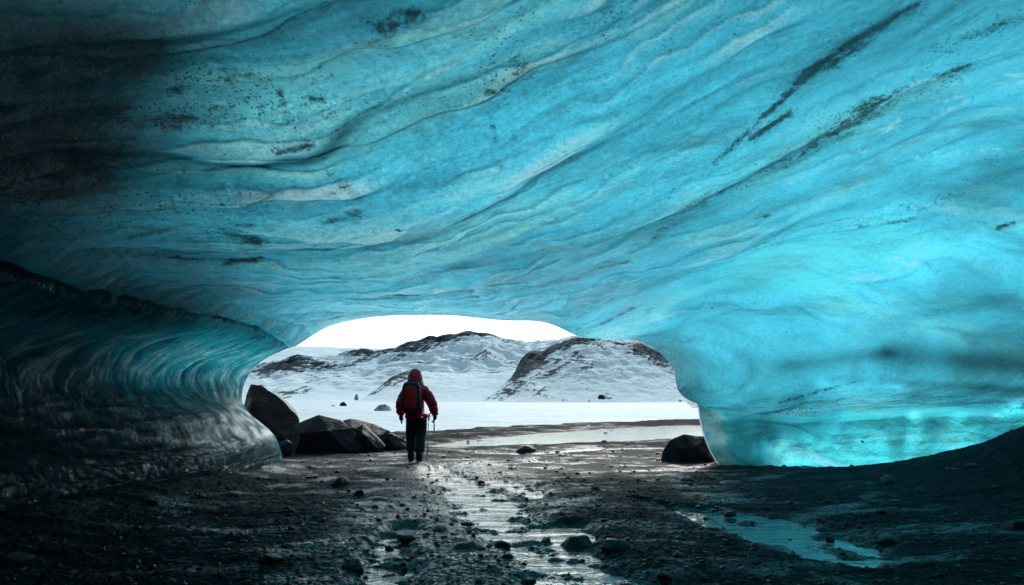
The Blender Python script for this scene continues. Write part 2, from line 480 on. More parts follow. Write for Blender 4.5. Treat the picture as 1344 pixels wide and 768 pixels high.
r3 = ring(left_pts(6.9, 3.6), [P(430, 250, 7.3), P(690, 228, 7.5), P(950, 240, 8.2), P(1190, 280, 9.2), P(1300, 425, 10.7), P(1350, 512, 11.6), P(1356, 560, 11.5), P(1362, 620, 11.4)])
r4 = ring(left_pts(5.0, 3.9), [P(330, 90, 5.7), P(700, 75, 6.0), P(1080, 85, 6.6), P(1430, 150, 7.6), P(1640, 370, 9.2), P(1700, 505, 10.2), P(1706, 560, 10.1), P(1712, 620, 10.0)])
r5 = ring(left_pts(2.6, 4.3), [(-2.3, 3.0, 4.5), (0.1, 3.2, 4.8), (2.9, 3.4, 5.0), (6.0, 4.2, 4.6), (9.3, 5.4, 3.2), (10.6, 6.4, 1.5), (10.7, 6.3, .8), (10.8, 6.2, -.2)])
r6 = ring(left_pts(-2.5, 4.2), [(-2.3, -2.5, 4.5), (0.1, -2.6, 4.8), (3.0, -2.6, 4.9), (6.2, -2.0, 4.5), (9.5, -1.4, 3.2), (10.8, -.8, 1.6), (10.9, -.8, .8), (11, -.8, -.2)])
r7 = ring([(-3.2, -9, -.1), (-3.3, -9, .2), (-3.5, -9, .6), (-3.6, -9, 1.0), (-3.4, -9, 1.5), (-3, -9, 1.9), (-2.3, -9, 2.2)],
          [(-1.2, -9, 2.5), (0.6, -9, 2.7), (2.4, -9, 2.7), (4.2, -9, 2.4), (5.6, -9, 1.8), (6.4, -9, 1.2), (6.5, -9, .6), (6.6, -9, -.2)])
RINGS = [ring0, r1, r2, r3, r4, r5, r6, r7]

def cave_base(sq, tq):
    rows = [spline([a for a, _ in r], [p for _, p in r], tq) for r in RINGS]
    return spline(np.arange(len(RINGS)), np.stack(rows), sq)      # (S, T, 3)

NS, NT = 1050, 1100
sq = np.concatenate([np.linspace(0, 1, 200, endpoint=False), np.linspace(1, 5, NS - 260, endpoint=False), np.linspace(5, 7, 60)])
tq = np.linspace(0, 14, NT)
B = cave_base(sq, tq)
du = np.gradient(B, axis=0); dv = np.gradient(B, axis=1)
Nn = np.cross(dv, du); Nn /= np.linalg.norm(Nn, axis=2)[..., None] + 1e-9
mid = B[400, 500]
if np.dot(Nn[400, 500], np.array([0, 8, 1.0]) - mid) < 0: Nn = -Nn      # into the cave
S, T = np.meshgrid(sq, tq, indexing='ij')
X, Y, Z = B[..., 0], B[..., 1], B[..., 2]

# layer coordinates: Wc is constant along a layer, Lc runs along it
# (the lie of the layers was read off the photograph at these places; a smooth field over the ice is fitted to it)
LIE = [(50, 280, -.05), (120, 60, -.25), (350, 90, -.36), (470, 50, -.48), (560, 130, -.30), (400, 190, -.27), (500, 240, -.22), (560, 260, -.25), (250, 300, -.04), (600, 330, -.16),
       (420, 380, .0), (650, 400, -.05), (760, 400, -.33), (800, 150, -.30), (700, 60, -.30), (900, 100, -.36), (1000, 50, -.42), (870, 310, -.42), (1050, 210, -.48), (1200, 130, -.42),
       (1110, 70, -.60), (1260, 210, -.30), (1100, 330, -.33), (1250, 350, -.24), (960, 400, -.34), (1200, 450, -.12), (1060, 500, -.05), (940, 470, -.15), (830, 410, -.35), (200, 350, .02), (90, 180, -.14), (1344, 30, -.5)]
DEG = 6
def fit_layers():
    ss = np.linspace(0, 6.5, 50); ts = np.linspace(4.6, 13, 46)
    b0 = cave_base(ss, ts)
    gs = np.gradient(b0, ss, axis=0); gt = np.gradient(b0, ts, axis=1)
    q = b0 - np.array([0, 0, EYE])
    dpt = q[..., 1] * CT + q[..., 2] * ST; up = -q[..., 1] * ST + q[..., 2] * CT
    dp = np.maximum(dpt, .8)
    qx = 672 + F * q[..., 0] / dp; qy = 384 - F * up / dp
    lie = np.array(LIE)
    wgt = 1 / (((qx[..., None] - lie[:, 0]) / 120) ** 2 + ((qy[..., None] - lie[:, 1]) / 90) ** 2 + .15) ** 1.5
    sl = (wgt * lie[:, 2]).sum(-1) / wgt.sum(-1)
    # 3D tangent whose image has that slope
    def proj(g):
        gd = g[..., 1] * CT + g[..., 2] * ST; gu = -g[..., 1] * ST + g[..., 2] * CT
        return (g[..., 0] * dp - q[..., 0] * gd) / dp ** 2, -(gu * dp - up * gd) / dp ** 2
    sx_, sy_ = proj(gs); tx_, ty_ = proj(gt)
    a = (ty_ - sl * tx_); c = -(sy_ - sl * sx_)          # a * gs + c * gt lies along the layer
    vis = (dpt > 1.0) & (qy > -250) & (qx > -300) & (qx < 1700)
    D = a[..., None] * gs + c[..., None] * gt
    a2 = np.where(vis, a, .25); c2 = np.where(vis, c, 1.0)
    D = a2[..., None] * gs + c2[..., None] * gt
    L_ = np.linalg.norm(D, axis=2); sg = np.sign(c2)
    a2, c2, D = a2 / L_ * sg, c2 / L_ * sg, D / (L_ * sg)[..., None]
    nn = np.cross(gs, gt); nn /= np.linalg.norm(nn, axis=2)[..., None]
    E = np.cross(D, nn)                                    # across the layers
    # E = e1 gs + e2 gt
    g11 = (gs * gs).sum(2); g12 = (gs * gt).sum(2); g22 = (gt * gt).sum(2)
    r1_ = (E * gs).sum(2); r2_ = (E * gt).sum(2); det = g11 * g22 - g12 ** 2
    e1 = (r1_ * g22 - r2_ * g12) / det; e2 = (r2_ * g11 - r1_ * g12) / det
    SS, TT = np.meshgrid(ss, ts, indexing='ij'); u = SS / 6.5; v = (TT - 4.6) / 8.4
    rows_, rhs = [], []
    wv = np.where(vis, 1.0, .15)
    cols_d, cols_e = [], []
    for i in range(7):
        for j in range(7):
            if i + j == 0 or i + j > DEG: continue
            du_ = (i * u ** max(i - 1, 0) * v ** j) / 6.5 if i else 0 * u
            dv_ = (j * v ** max(j - 1, 0) * u ** i) / 8.4 if j else 0 * u
            cols_d.append(((a2 * du_ + c2 * dv_) * wv * 3).ravel()); cols_e.append(((e1 * du_ + e2 * dv_) * wv * .35).ravel())
    A_ = np.vstack([np.array(cols_d).T, np.array(cols_e).T]); b_ = np.concatenate([np.zeros(u.size), (wv * .35).ravel()])
    k = np.linalg.lstsq(np.vstack([A_, np.eye(A_.shape[1]) * .02]), np.concatenate([b_, np.zeros(A_.shape[1])]), rcond=None)[0]
    u = np.clip(S, 0, 6.5) / 6.5; v = np.clip(T - 4.6, -1, 8.6) / 8.4; W = 0 * u; n = 0
    for i in range(7):
        for j in range(7):
            if i + j == 0 or i + j > DEG: continue
            W = W + k[n] * u ** i * v ** j; n += 1
    return W
Wm = fit_layers()                                     # metres across the layers
turn = sst(7.2, 10.4, T)
Wc = Wm * 1.15 + 0.05 * fbm(X * .35, Y * .35, Z * .35, 3)
Lc = (X * 1.0 - .35 * Y + .3 * Z) / 1.6
wall = 1 - sst(5.2, 6.0, T + .25 * fbm(S * 1.2, T * .5, 0, 2))                 # the left wall under and just over the lip
Wl = -Y / 2.2 + 0.10 * (T - 3) + .10 * fbm(S * 2, T * .8, 1., 3)
toe = 1 - sst(0.9, 1.7, T)
base_r = sst(12.35, 12.6, T)

def ridge(x): return 1 - 2 * np.abs(x)
amp = sst(0.0, 0.5, S)                                                  # keep the rim's outline
# roof: broad swells, then scalloped crests drawn out along the layers
roof = 0.14 * pn(Wc * .9, Lc * .45, 2.) * (1 - .6 * turn)
c1 = ridge(pn(Wc * 3.1 + .3 * pn(X * .8, Y * .8, 0), Lc * .55, 5.))
c2 = ridge(pn(Wc * 7.5 + .4 * pn(X * 1.5, Y * 1.5, 0), Lc * 1.1, 9.))
c3 = pn(Wc * 17, Lc * 2.6, 3.)
near_mouth = 1 - .55 * sst(1.0, 3.2, S)
patchy = .35 + .65 * sst(-.4, .5, pn(X * .5, Y * .5, 7.))
HOL_SHADE = []
def shingle(ph, lo):
    fr = ph - np.floor(ph)
    mod = sst(-.45, .55, pn(np.floor(ph) * 3.7 + .5, Lc * lo, 21.)) 
    HOL_SHADE.append(np.exp(-(fr / .20) ** 2) * mod)  # shade band painted into the hollow past each drop
    return fr * (1 - sst(.80, 1.0, fr)) * mod, fr ** 2 * (1 - sst(.86, .97, fr)) * mod, np.exp(-((fr - .93) / .06) ** 2) * mod
ph1 = -(Wc * 2.3 + .30 * pn(X * .35, Y * .35, 31.) + .04 * pn(X * 1.6, Y * 1.6, 33.))
ph2 = -(Wc * 6.1 + .6 * pn(X * .5, Y * .5, 35.) + .16 * pn(X * 1.8, Y * 1.8, 37.))
ph3 = Wc * 14 + 1.2 * pn(X * .7, Y * .7, 51.) + .4 * pn(X * 2.6, Y * 2.6, 53.)
g1, e1_, k1_ = shingle(ph1, .45); g2, e2_, k2_ = shingle(ph2, .7); g3, e3_, k3_ = shingle(ph3, 1.1)
roof = roof + (.22 * g1 + .10 * g2 + .035 * g3) * (1 - .40 * turn) * (1 - .3 * sst(1.0, 3.2, S))
roof = roof + (0.07 * c1 * (.5 + .5 * patchy) + 0.035 * c2 * patchy * near_mouth + 0.012 * c3 + .012 * pn(X * 5, Y * 5, Z * 5)) * (1 - .45 * turn)
# left wall: flutes that run up under the curl
f1 = ridge(pn(Wl * 6.5, T * .7, 11.)); f2 = ridge(pn(Wl * 15, T * 1.2, 13.)); f3 = pn(Wl * 30, T * 2.4, 15.)
lefty = 0.12 * pn(S * 1.3, T * .8, 4.) + (.055 * f1 + .012 * f2 + .004 * f3 + .02 * pn(S * 6, T * 3, 91.)) * (.12 + .88 * sst(2.4, 3.3, T)) + (1 - sst(2.2, 3.4, T)) * (.07 * pn(S * .7, T * 1.6, 41.) + .022 * ridge(pn(S * 1.6, T * 3.0, 42.)) + .012 * pn(S * 5, T * 7, 43.))
lefty = lefty * (1 - .8 * toe) + toe * (.04 * pn(S * 5, T * 4, 2.) + .05 * ridge(pn(S * 1.5, T * 3.2, 8.)) + .02 * pn(S * 18, T * 9, 2.))
# right foot: blocky clear ice with flat layers
rb = .06 * pn(X * 3.5, Z * 1.8, Y * 3.5) + .05 * pn(S * 2.2, T * 1.2, 1.) + .014 * ridge(pn(S * .9, T * 3.5, 6.)) + .05 * ridge(pn(X * 2.2, Z * 1.2, Y * 2.2)) + .02 * pn(X * 6, Z * 6, Y * 6)
disp = roof * (1 - wall) * (1 - base_r) + lefty * wall + rb * base_r
disp = disp - 0.22 * base_r * sst(12.3, 12.5, T)                                         # the foot stands back under the ledge
disp = disp - 0.16 * np.exp(-((T - 5.12 - .04 * pn(S * 2, 0, 1.)) / .045) ** 2) * sst(0, .3, S) + .05 * np.exp(-((T - 5.3) / .12) ** 2)   # dark groove along the lip
disp = disp * (0.16 + 0.84 * amp)
V = B + Nn * disp[..., None]

# surface look-ups
fx = V[..., 0]; fy = V[..., 1]; fz = V[..., 2]
def surf(px, py):
    """the point of the cave wall in line with a photograph pixel"""
    yy = fy[::3, ::3]
    rel_z = fz[::3, ::3] - EYE
    dpt = yy * CT + rel_z * ST
    up = -yy * ST + rel_z * CT
    ok = dpt > 1.0
    dpt = np.where(ok, dpt, 1)
    qx = 672 + F * fx[::3, ::3] / dpt; qy = 384 - F * up / dpt
    d = np.where(ok, (qx - px) ** 2 + (qy - py) ** 2, 1e9)
    k = np.unravel_index(np.argmin(d + dpt * .5), d.shape)
    return V[::3, ::3][k]
def seg_mask(p0, p1, wd, soft=1.0):
    a, c = surf(*p0), surf(*p1)
    ab = c - a
    t = np.clip(((V - a) @ ab) / (ab @ ab), 0, 1)
    dd = np.linalg.norm(V - (a + t[..., None] * ab), axis=2)
    return np.exp(-(dd / wd) ** 2 * soft)

dirt_shade = np.zeros_like(fx); 
for p0, p1, wd, k in [((-60, 215), (110, 205), .60, .85), ((40, 250), (150, 235), .22, .6), ((-40, 165), (140, 150), .35, .5), ((120, 75), (180, 78), .25, .6), ((0, 90), (80, 120), .25, .35), ((60, 185), (300, 150), .2, .35), ((-40, 110), (230, 95), .3, .3),
                      ((225, 118), (330, 98), .10, .75), ((500, 35), (540, 18), .13, .8), ((412, 130), (425, 128), .05, .9), ((425, 290), (470, 285), .13, .75),
                      ((365, 200), (405, 193), .06, .75), ((640, 121), (668, 118), .05, .8), ((280, 300), (340, 320), .14, .7), ((300, 345), (340, 340), .10, .6),
                      ((370, 120), (375, 160), .06, .7), ((170, 310), (330, 296), .06, .55), ((120, 330), (260, 345), .10, .5),
                      ((1200, 5), (1050, 105), .10, 1.1), ((1150, 40), (1090, 85), .16, .7), ((1050, 118), (940, 215), .07, .6), ((985, 178), (1035, 152), .09, .9),
                      ((1250, 100), (1150, 145), .30, .50), ((1130, 155), (1060, 190), .30, .62), ((1060, 190), (930, 255), .30, .46), ((930, 255), (850, 310), .28, .44), ((900, 290), (860, 305), .14, .62), ((850, 310), (770, 360), .26, .36), ((790, 353), (825, 345), .14, .72), ((770, 360), (700, 390), .2, .3), ((500, 60), (300, 140), .3, .28), ((640, 60), (720, 120), .35, .26), ((150, 300), (480, 260), .3, .24), ((860, 60), (960, 30), .3, .26), ((1100, 300), (1250, 260), .2, .3),
                      ((700, 385), (780, 375), .08, .4), ((830, 405), (790, 425), .09, .7), ((1130, 300), (1200, 290), .08, .5), ((990, 290), (1010, 285), .05, .7),
                      ((1310, 298), (1330, 297), .08, .8), ((1250, 60), (1344, 30), .15, .5), ((1000, 545), (1100, 530), .05, .4), ((0, 400), (180, 408), .10, .75), ((430, 230), (470, 260), .1, .45),
                      ((640, 150), (655, 225), .05, .4), ((1020, 530), (1130, 500), .05, .45), ((1330, 535), (1344, 536), .08, .8)]:
    dirt_shade = np.maximum(dirt_shade, k * (1.35 if k < .7 else 1.1) * seg_mask(p0, p1, wd))
dirt_shade = np.maximum(dirt_shade, 1.0 * np.exp(-((T - 5.12) / .07) ** 2) * sst(.25, .6, S))  # shadow line of the lip groove, painted into the silt mask
dirt_shade = np.maximum(dirt_shade, .62 * np.exp(-((T - 12.38) / .09) ** 2) * sst(-.3, .5, pn(S * 3, 0, 7.)))  # patchy dark line along the ledge
dirt_shade += .22 * wall * sst(5.0, 5.5, T) * sst(.8, 2.2, S)            # silty band above the lip
dirt_shade += .12 * sst(2, 3.5, S) * (1 - sst(6, 9, T)) * (1 - wall)

clar_shading = np.full_like(fx, .84)  # how clear the ice is, with bright and shaded patches painted in
glow = np.maximum(seg_mask((1160, 590), (1235, 570), .30), .55 * seg_mask((1010, 600), (1140, 600), .14))  # mask for the glow painted at the foot of the wall
clar_shading += .20 * fbm(Wc * 1.4, Lc * .4, 3., 3) + .08 * pn(X * .3, Y * .3, Z * .3) + turn * (.30 * fbm(Wc * 1.9, Lc * .45, 13., 4, .6) + .16 * pn(Wc * 6, Lc * 1.3, 15.))
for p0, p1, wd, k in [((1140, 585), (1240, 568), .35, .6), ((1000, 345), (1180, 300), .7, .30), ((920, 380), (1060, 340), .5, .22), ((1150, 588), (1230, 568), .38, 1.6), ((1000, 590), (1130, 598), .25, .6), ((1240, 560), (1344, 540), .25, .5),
                      ((930, 500), (1010, 440), .8, .15), ((1050, 150), (1344, 110), .6, .1), ((700, 250), (900, 200), .9, .12), ((1080, 505), (1180, 508), .12, .4), ((1200, 350), (1280, 320), .35, .25),
                      ((1180, 465), (1344, 480), .38, -.50), ((1030, 480), (1160, 462), .18, -.35), ((1090, 500), (1344, 512), .10, -.3), ((1200, 400), (1344, 390), .3, -.25), ((880, 520), (1050, 525), .10, -.3), ((1000, 570), (960, 560), .3, -.1), ((1200, 525), (1344, 520), .2, -.2),
                      ((-60, 70), (170, 70), 1.0, -.42), ((0, -40), (1344, -60), .6, -.2), ((-160, 210), (50, 210), 1.0, -.75), ((130, 75), (180, 78), .4, -.3), ((1180, 20), (1050, 105), .22, -.35), ((1010, 160), (900, 215), .2, -.2), ((1230, 120), (1060, 190), .35, -.2), ((1290, 230), (1344, 220), .4, -.15)]:
    clar_shading += k * seg_mask(p0, p1, wd)
clar_shading = np.where(wall > .5, clar_shading * .9, clar_shading)
clar_shading *= 1 - .72 * wall * sst(.55, 1.9, S) * (1 - sst(5.0, 5.8, T) * .5)          # left wall's darkness painted in, as if the ice were metres thick
clar_shading *= 1 - .50 * (1 - wall) * (1 - sst(5.4, 6.3, T + .5 * pn(S * 1.2, T * .6, 81.))) * sst(.7, 1.9, S)
clar_shading *= 1 - .26 * sst(2.2, 4.8, S) * (1 - .75 * turn)  # shade towards the back of the roof, painted in
clar_shading += .25 * seg_mask((10, 670), (90, 650), .18)
clar_shading *= (1 - wall) * (1 + (.22 * e1_ + .16 * e2_ + .10 * e3_ - .75 * k1_ - .60 * k2_ - .40 * k3_ - .38 * HOL_SHADE[0] - .30 * HOL_SHADE[1] - .18 * HOL_SHADE[2] + .04) * (1 - .6 * turn)) + wall * (1 + .3 * (f1 - .5))  # painted shade under ledges and in hollows, brighter ridge edges
clar_shading = np.clip(clar_shading, .03, 1.5)
clar_shading *= 1 - base_r * (.22 + .38 * (1 - sst(-.2, .5, pn(X * 1.3, Z * 3.0, 3.)))) * (1 - .8 * sst(4.5, 5.5, X))

crest = np.clip(.24 + (.58 * e1_ + .70 * e2_ + .55 * e3_ - .6 * k1_ - .45 * k2_ - .3 * k3_) * (1 - .62 * turn) * (.45 + .75 * sst(-.5, .6, pn(X * .45, Y * .45, 61.))) + .18 * pn(Wc * 3, Lc * .8, 63.) + .10 * c3, 0, 1) * (1 - wall) + wall * np.clip(.05 + (.42 * f1 + .15 * f2 + .25 * pn(S * 7, T * 3, 95.)) * sst(2.6, 3.4, T) * (1 - sst(4.3, 5.0, T)) + 1.1 * (1 - sst(.5, 1.6, S)) * (1 - sst(1.8, 3.0, T)) * sst(.7, 1.3, T) * (.5 + .8 * pn(S * 9, T * 3, 71.)), 0, 1)  # painted highlights: paler ridges and a white streak on the toe
crest = crest * (1 - base_r) + base_r * np.clip(.25 + .35 * fbm(X * 2.5, Z * 4, Y * 2.5, 3) + .5 * (1 - sst(.15, .5, S)), 0, 1)
Wc = Wc * (1 - base_r) + base_r * (Z * .45 + .25 * pn(X, Z, 2.))
sp = sst(-.05, .35, pn(X * 12, Y * 12, Z * 12)) * sst(-.3, .3, pn(X * 2.5, Y * 2.5, Z * 2.5))
for p0, p1, wd, k in [((1400, 90), (1180, 165), .32, .75), ((1180, 175), (940, 280), .10, .8), ((940, 285), (760, 385), .09, .8), ((1344, 200), (1130, 215), .16, .7), ((1200, 200), (1020, 240), .12, .5), ((200, 45), (60, 65), .15, .6)]:
    crest = np.maximum(crest, k * seg_mask(p0, p1, wd) * (.35 + .65 * sp))  # speckled glints and streaks painted in as whiter ice
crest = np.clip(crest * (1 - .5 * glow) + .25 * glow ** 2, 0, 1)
flow = np.stack([np.where(wall > .5, Wl * 2.2, Wc * 1.6), np.where(wall > .5, T * 1.2, Lc), turn], 2)
NSv, NTv = V.shape[:2]
Vf = V.reshape(-1, 3)
Ff = grid_faces(NSv, NTv)
tc_ = T.reshape(-1)[Ff[:, 0]]
AT = {'crest': crest.ravel(), 'dirt_shade': dirt_shade.ravel(), 'clarity_shading': clar_shading.ravel(), 'flow': flow.reshape(-1, 3)}
cave = empty('ice_cave', (0, 13.5, 0))
tag(cave, 'blue glacier ice cave arching low over the gravel floor towards snowy hills', 'ice cave')
inv = Matrix.Translation((0, -13.5, 0))
def cave_part(name, sel, mat):
    v, f, a = submesh(Vf, Ff, sel, AT)
    me = mesh_np(name, v - np.array([0, 13.5, 0]), f)
    attr(me, 'dirt_shade', a['dirt_shade']); attr(me, 'crest', a['crest']); attr(me, 'clarity_shading', a['clarity_shading']); attr(me, 'flow', a['flow'], 'FLOAT_VECTOR')
    return link(name, me, mat, cave)
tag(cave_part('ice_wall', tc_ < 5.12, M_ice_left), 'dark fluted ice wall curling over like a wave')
tag(cave_part('ice_ceiling', (tc_ >= 5.12) & (tc_ < 12.4), M_ice_roof), 'rippled turquoise ice ceiling with grit bands')
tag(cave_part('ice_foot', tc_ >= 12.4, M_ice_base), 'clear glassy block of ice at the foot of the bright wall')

# outer skin of the glacier about a metre further out, closing the slab at the mouth
s2 = np.linspace(0, 7, 120); t2 = np.linspace(0, 14, 150)
B2 = cave_base(s2, t2)
N2 = np.cross(np.gradient(B2, axis=1), np.gradient(B2, axis=0)); N2 /= np.linalg.norm(N2, axis=2)[..., None] + 1e-9
if np.dot(N2[30, 75], np.array([0, 8, 1.0]) - B2[30, 75]) < 0: N2 = -N2
S2, T2 = np.meshgrid(s2, t2, indexing='ij')
thick = 0.9 + .35 * pn(B2[..., 0] * .3, B2[..., 1] * .3, 1.) + .5 * (1 - sst(2, 5, T2))
thick = thick * (.35 + .65 * sst(0, 1.0, S2)) 
O2 = B2 - N2 * thick[..., None]
O2[:, 0, 2] = -.4; O2[:, -1, 2] = -.4
rim_i = B2[0]; rim_o = O2[0]
lipn = np.array([0, 1.0, 0])
rows = [rim_i - 0 * lipn, rim_i * .75 + rim_o * .25 + lipn * .10, rim_i * .45 + rim_o * .55 + lipn * .12, rim_i * .1 + rim_o * .9 + lipn * .05]
rows = np.stack(rows + [o_ for o_ in O2])
shade_cover = (1 - sst(-4.2, -1.2, rows[..., 0])) * (1 - sst(9.5, 13.5, rows[..., 1])) * .66  # unseen dark cover added outside to dim the left and the back
shade_cover = np.maximum(shade_cover, .5 * (1 - sst(-.5, 2.0, rows[..., 1])))
fo = grid_faces(rows.shape[0], rows.shape[1], True)
fi, fj = np.divmod(fo.min(1), rows.shape[1])
hole = (fj > 150 * 12.05 / 14 + 3 * pn(fi * .35, 0, 3.)) & (rows[fi, fj, 0] > 4.9 + .5 * pn(fj * .25, 0, 1.)) & (rows[fi, fj, 0] < 11.0) & (rows[fi, fj, 1] > 8.5)      # unseen gap added in the crust so daylight brightens the foot
me = mesh_np('outer_crust', rows.reshape(-1, 3) - np.array([0, 13.5, 0]), fo[~hole])
attr(me, 'shade_cover', shade_cover.ravel())
link('outer_crust', me, M_crust, cave)
# back of the cave: ice and rubble close it a few metres behind the viewer
bk = O2[-1]; c = bk.mean(0)
pts = np.vstack([bk, c[None]]); nb = len(bk)
me = mesh_np('back_wall', pts - np.array([0, 13.5, 0]), np.array([[i, i + 1, nb] for i in range(nb - 1)] + [[nb - 1, 0, nb]]))
link('back_wall', me, M_rock, cave)

# ------------------------------------------------------------------ ground
CH = []      # channels: polyline (world), half width, depth
def chan(pix, wd, dep=.09, stretch=1.0):
    CH.append(([G(*p)[:2] for p in pix], wd, dep, stretch))
chan([(572, 612), (590, 628), (615, 640), (640, 660), (665, 690), (700, 712), (745, 735), (770, 770), (800, 830)], [.25, .34, .36, .42, .40, .34, .38, .4, .4])
chan([(650, 628), (690, 640), (705, 652)], [.22, .25, .12])
chan([(690, 690), (745, 690), (755, 705), (720, 725)], [.15, .2, .2, .15])
chan([(535, 690), (505, 712), (515, 740), (490, 790)], [.16, .14, .2, .2])
chan([(800, 760), (860, 775), (900, 820)], [.3, .3, .3])
chan([(830, 655), (880, 664), (930, 672)], [.05, .10, .16])
chan([(905, 668), (965, 678), (1020, 694), (1070, 710), (1110, 726), (1125, 734)], [.22, .48, .52, .50, .38, .16])
chan([(600, 583), (680, 577), (780, 571), (920, 563), (1100, 556)], [.7, 1.3, 2.0, 2.6, 2.6], .12)
chan([(618, 592), (700, 594), (790, 588), (900, 586)], [.25, .45, .45, .3], .08)
chan([(690, 604), (740, 605), (760, 606)], [.22, .2, .1], .07)

def chan_depth(x, y):
    d_all = np.zeros_like(x)
    for pts, wd, dep, _ in CH:
        best = np.full_like(x, 1e9)
        for i in range(len(pts) - 1):
            a = np.array(pts[i]); b_ = np.array(pts[i + 1]); ab = b_ - a
            t = np.clip(((x - a[0]) * ab[0] + (y - a[1]) * ab[1]) / (ab @ ab), 0, 1)
            dd = np.hypot(x - a[0] - t * ab[0], y - a[1] - t * ab[1])
            best = np.minimum(best, dd / (wd[i] + (wd[i + 1] - wd[i]) * t))
        d_all = np.maximum(d_all, dep * (1 - sst(.45, 1.7, best)))
    return d_all

WATER = -0.044
def plain_z(y):
    return np.interp(y, [-50, 33, 60, 100, 250, 500, 1000, 6000], [0, 0, -.25, -1.0, -3.0, -5.4, -7, -12])
def mound(x, y):
    h = 1.25 * sst(5.2, 8.7, x + .25 * pn(x * .4, y * .4, 2.)) * np.exp(-((y - 8.0) / 3.4) ** 2) + .5 * sst(6, 10, x) * (1 - sst(9, 12, y))
    h = h + .16 * sst(3.2, 5.5, x) * sst(2, 5, y) * (1 - sst(11, 12.5, y))
    h = h + .20 * sst(-3.6, -5.2, x) * (1 - sst(11, 14.5, y))
    return h
def ground_z(x, y, fine=True):
    near = 1 - sst(30, 60, y)
    z = plain_z(y) + mound(x, y) * near
    flat = (1 - .6 * sst(15, 20, y)) 
    z = z + near * flat * (.035 * pn(x * .45, y * .6, 1.) + .022 * pn(x * 1.3, y * 2.4, 5.))
    c = chan_depth(x, y) if fine else 0
    if fine:
        z = z + near * (.016 * pn(x * 3.1, y * 6.0, 3.) + .013 * np.maximum(0, pn(x * 7, y * 12, 4.)) + .009 * pn(x * 15, y * 20, 8.)) * flat
        z = z + near * .010 * pn(x * 34, y * 34, 2.) * (1 - sst(9, 14, y))
        inn = 1 - sst(13, 15, y)
        z = z - c * (.98 - .03 * inn + (.25 + .62 * inn) * pn(x * 2.6, y * 3.4, 9.) + .42 * inn * pn(x * 7, y * 11, 6.)) + .012 * near
        z = z + .0125 * near * sst(14, 18, y) * pn(x * 1.2, y * 1.4, 12.)
    return z

yr = np.concatenate([np.linspace(-12, 1.6, 60, endpoint=False), 1.35 / np.tan(np.linspace(math.atan(1.35 / 1.6), math.atan(1.35 / 70), 1000, endpoint=False)), np.geomspace(70, 6000, 60)])
uc = np.linspace(-1, 1, 1100); uc = np.sign(uc) * (.75 * np.abs(uc) + .25 * np.abs(uc) ** 3)
hw = 9.5 + .72 * np.maximum(yr, 0) + np.where(yr > 70, (yr - 70) * 1.2, 0)
gx = uc[None, :] * hw[:, None] + 1.8 * np.ones_like(yr)[:, None]; gy = np.repeat(yr[:, None], len(uc), 1)
gz = ground_z(gx, gy)
far = gy > 36
gz = np.where(far, np.minimum(gz, plain_z(gy) - .25 * sst(36, 60, gy) - .02), gz)
cdp = chan_depth(gx, gy)
wet = np.clip(.25 - .3 * sst(4.2, 5.6, gx) + 7 * cdp + 2.2 * np.exp(-((gx + .4 + .04 * gy) / 1.0) ** 2) * sst(15, 11, gy) * .35, 0, 1)
me = mesh_np('ground', np.stack([gx, gy, gz], 2).reshape(-1, 3), grid_faces(*gx.shape))
attr(me, 'wet', wet.ravel())
ground = tag(link('ground', me, M_gravel), 'wet black gravel ground of the cave floor and shore', kind='structure')

def water_sheet(name, x0, x1, y0, y1, label, m_=None):
    me = mesh_np(name, [(x0, y0, WATER), (x1, y0, WATER), (x1, y1, WATER), (x0, y1, WATER)], [[0, 1, 2, 3]])
    return tag(link(name, me, m_ or M_water, smooth=False), label, kind='structure')
water_sheet('meltwater_stream', -3.6, 1.55, .8, 14.0, 'thin meltwater stream running over the gravel')
water_sheet('meltwater_pool', 1.55, 5.6, 1.5, 12.5, 'shallow pool reflecting the blue ice', M_pool)
water_sheet('meltwater_channel', -4, 26, 14.0, 40, 'meltwater lying on the shore outside', M_calm)

# snow plain: its near edge thins out over the gravel
yy = np.concatenate([np.linspace(17.5, 60, 300, endpoint=False), np.geomspace(60, 7000, 200)])
xx = np.linspace(-1, 1, 420)
sx = xx[None, :] * (22 + .62 * yy[:, None]) ; sy = np.repeat(yy[:, None], len(xx), 1)
edge = 27.5 + .95 * np.clip(sx + .5, -9, 40) + 1.2 * pn(sx * .15, sy * .02, 1.) + .5 * pn(sx * .8, sy * .3, 2.)
sz = plain_z(sy) + .02 + np.clip((sy - edge) * .03, -.35, .12) + .05 * sst(0, 8, sy - edge) * fbm(sx * .10, sy * .35, 3., 4) + .5 * sst(60, 200, sy) * pn(sx * .008, sy * .02, 2.)
me = mesh_np('snow_field', np.stack([sx, sy, sz], 2).reshape(-1, 3), grid_faces(*sx.shape))
tag(link('snow_field', me, M_snow), 'flat snow field between the shore and the hills', kind='structure')

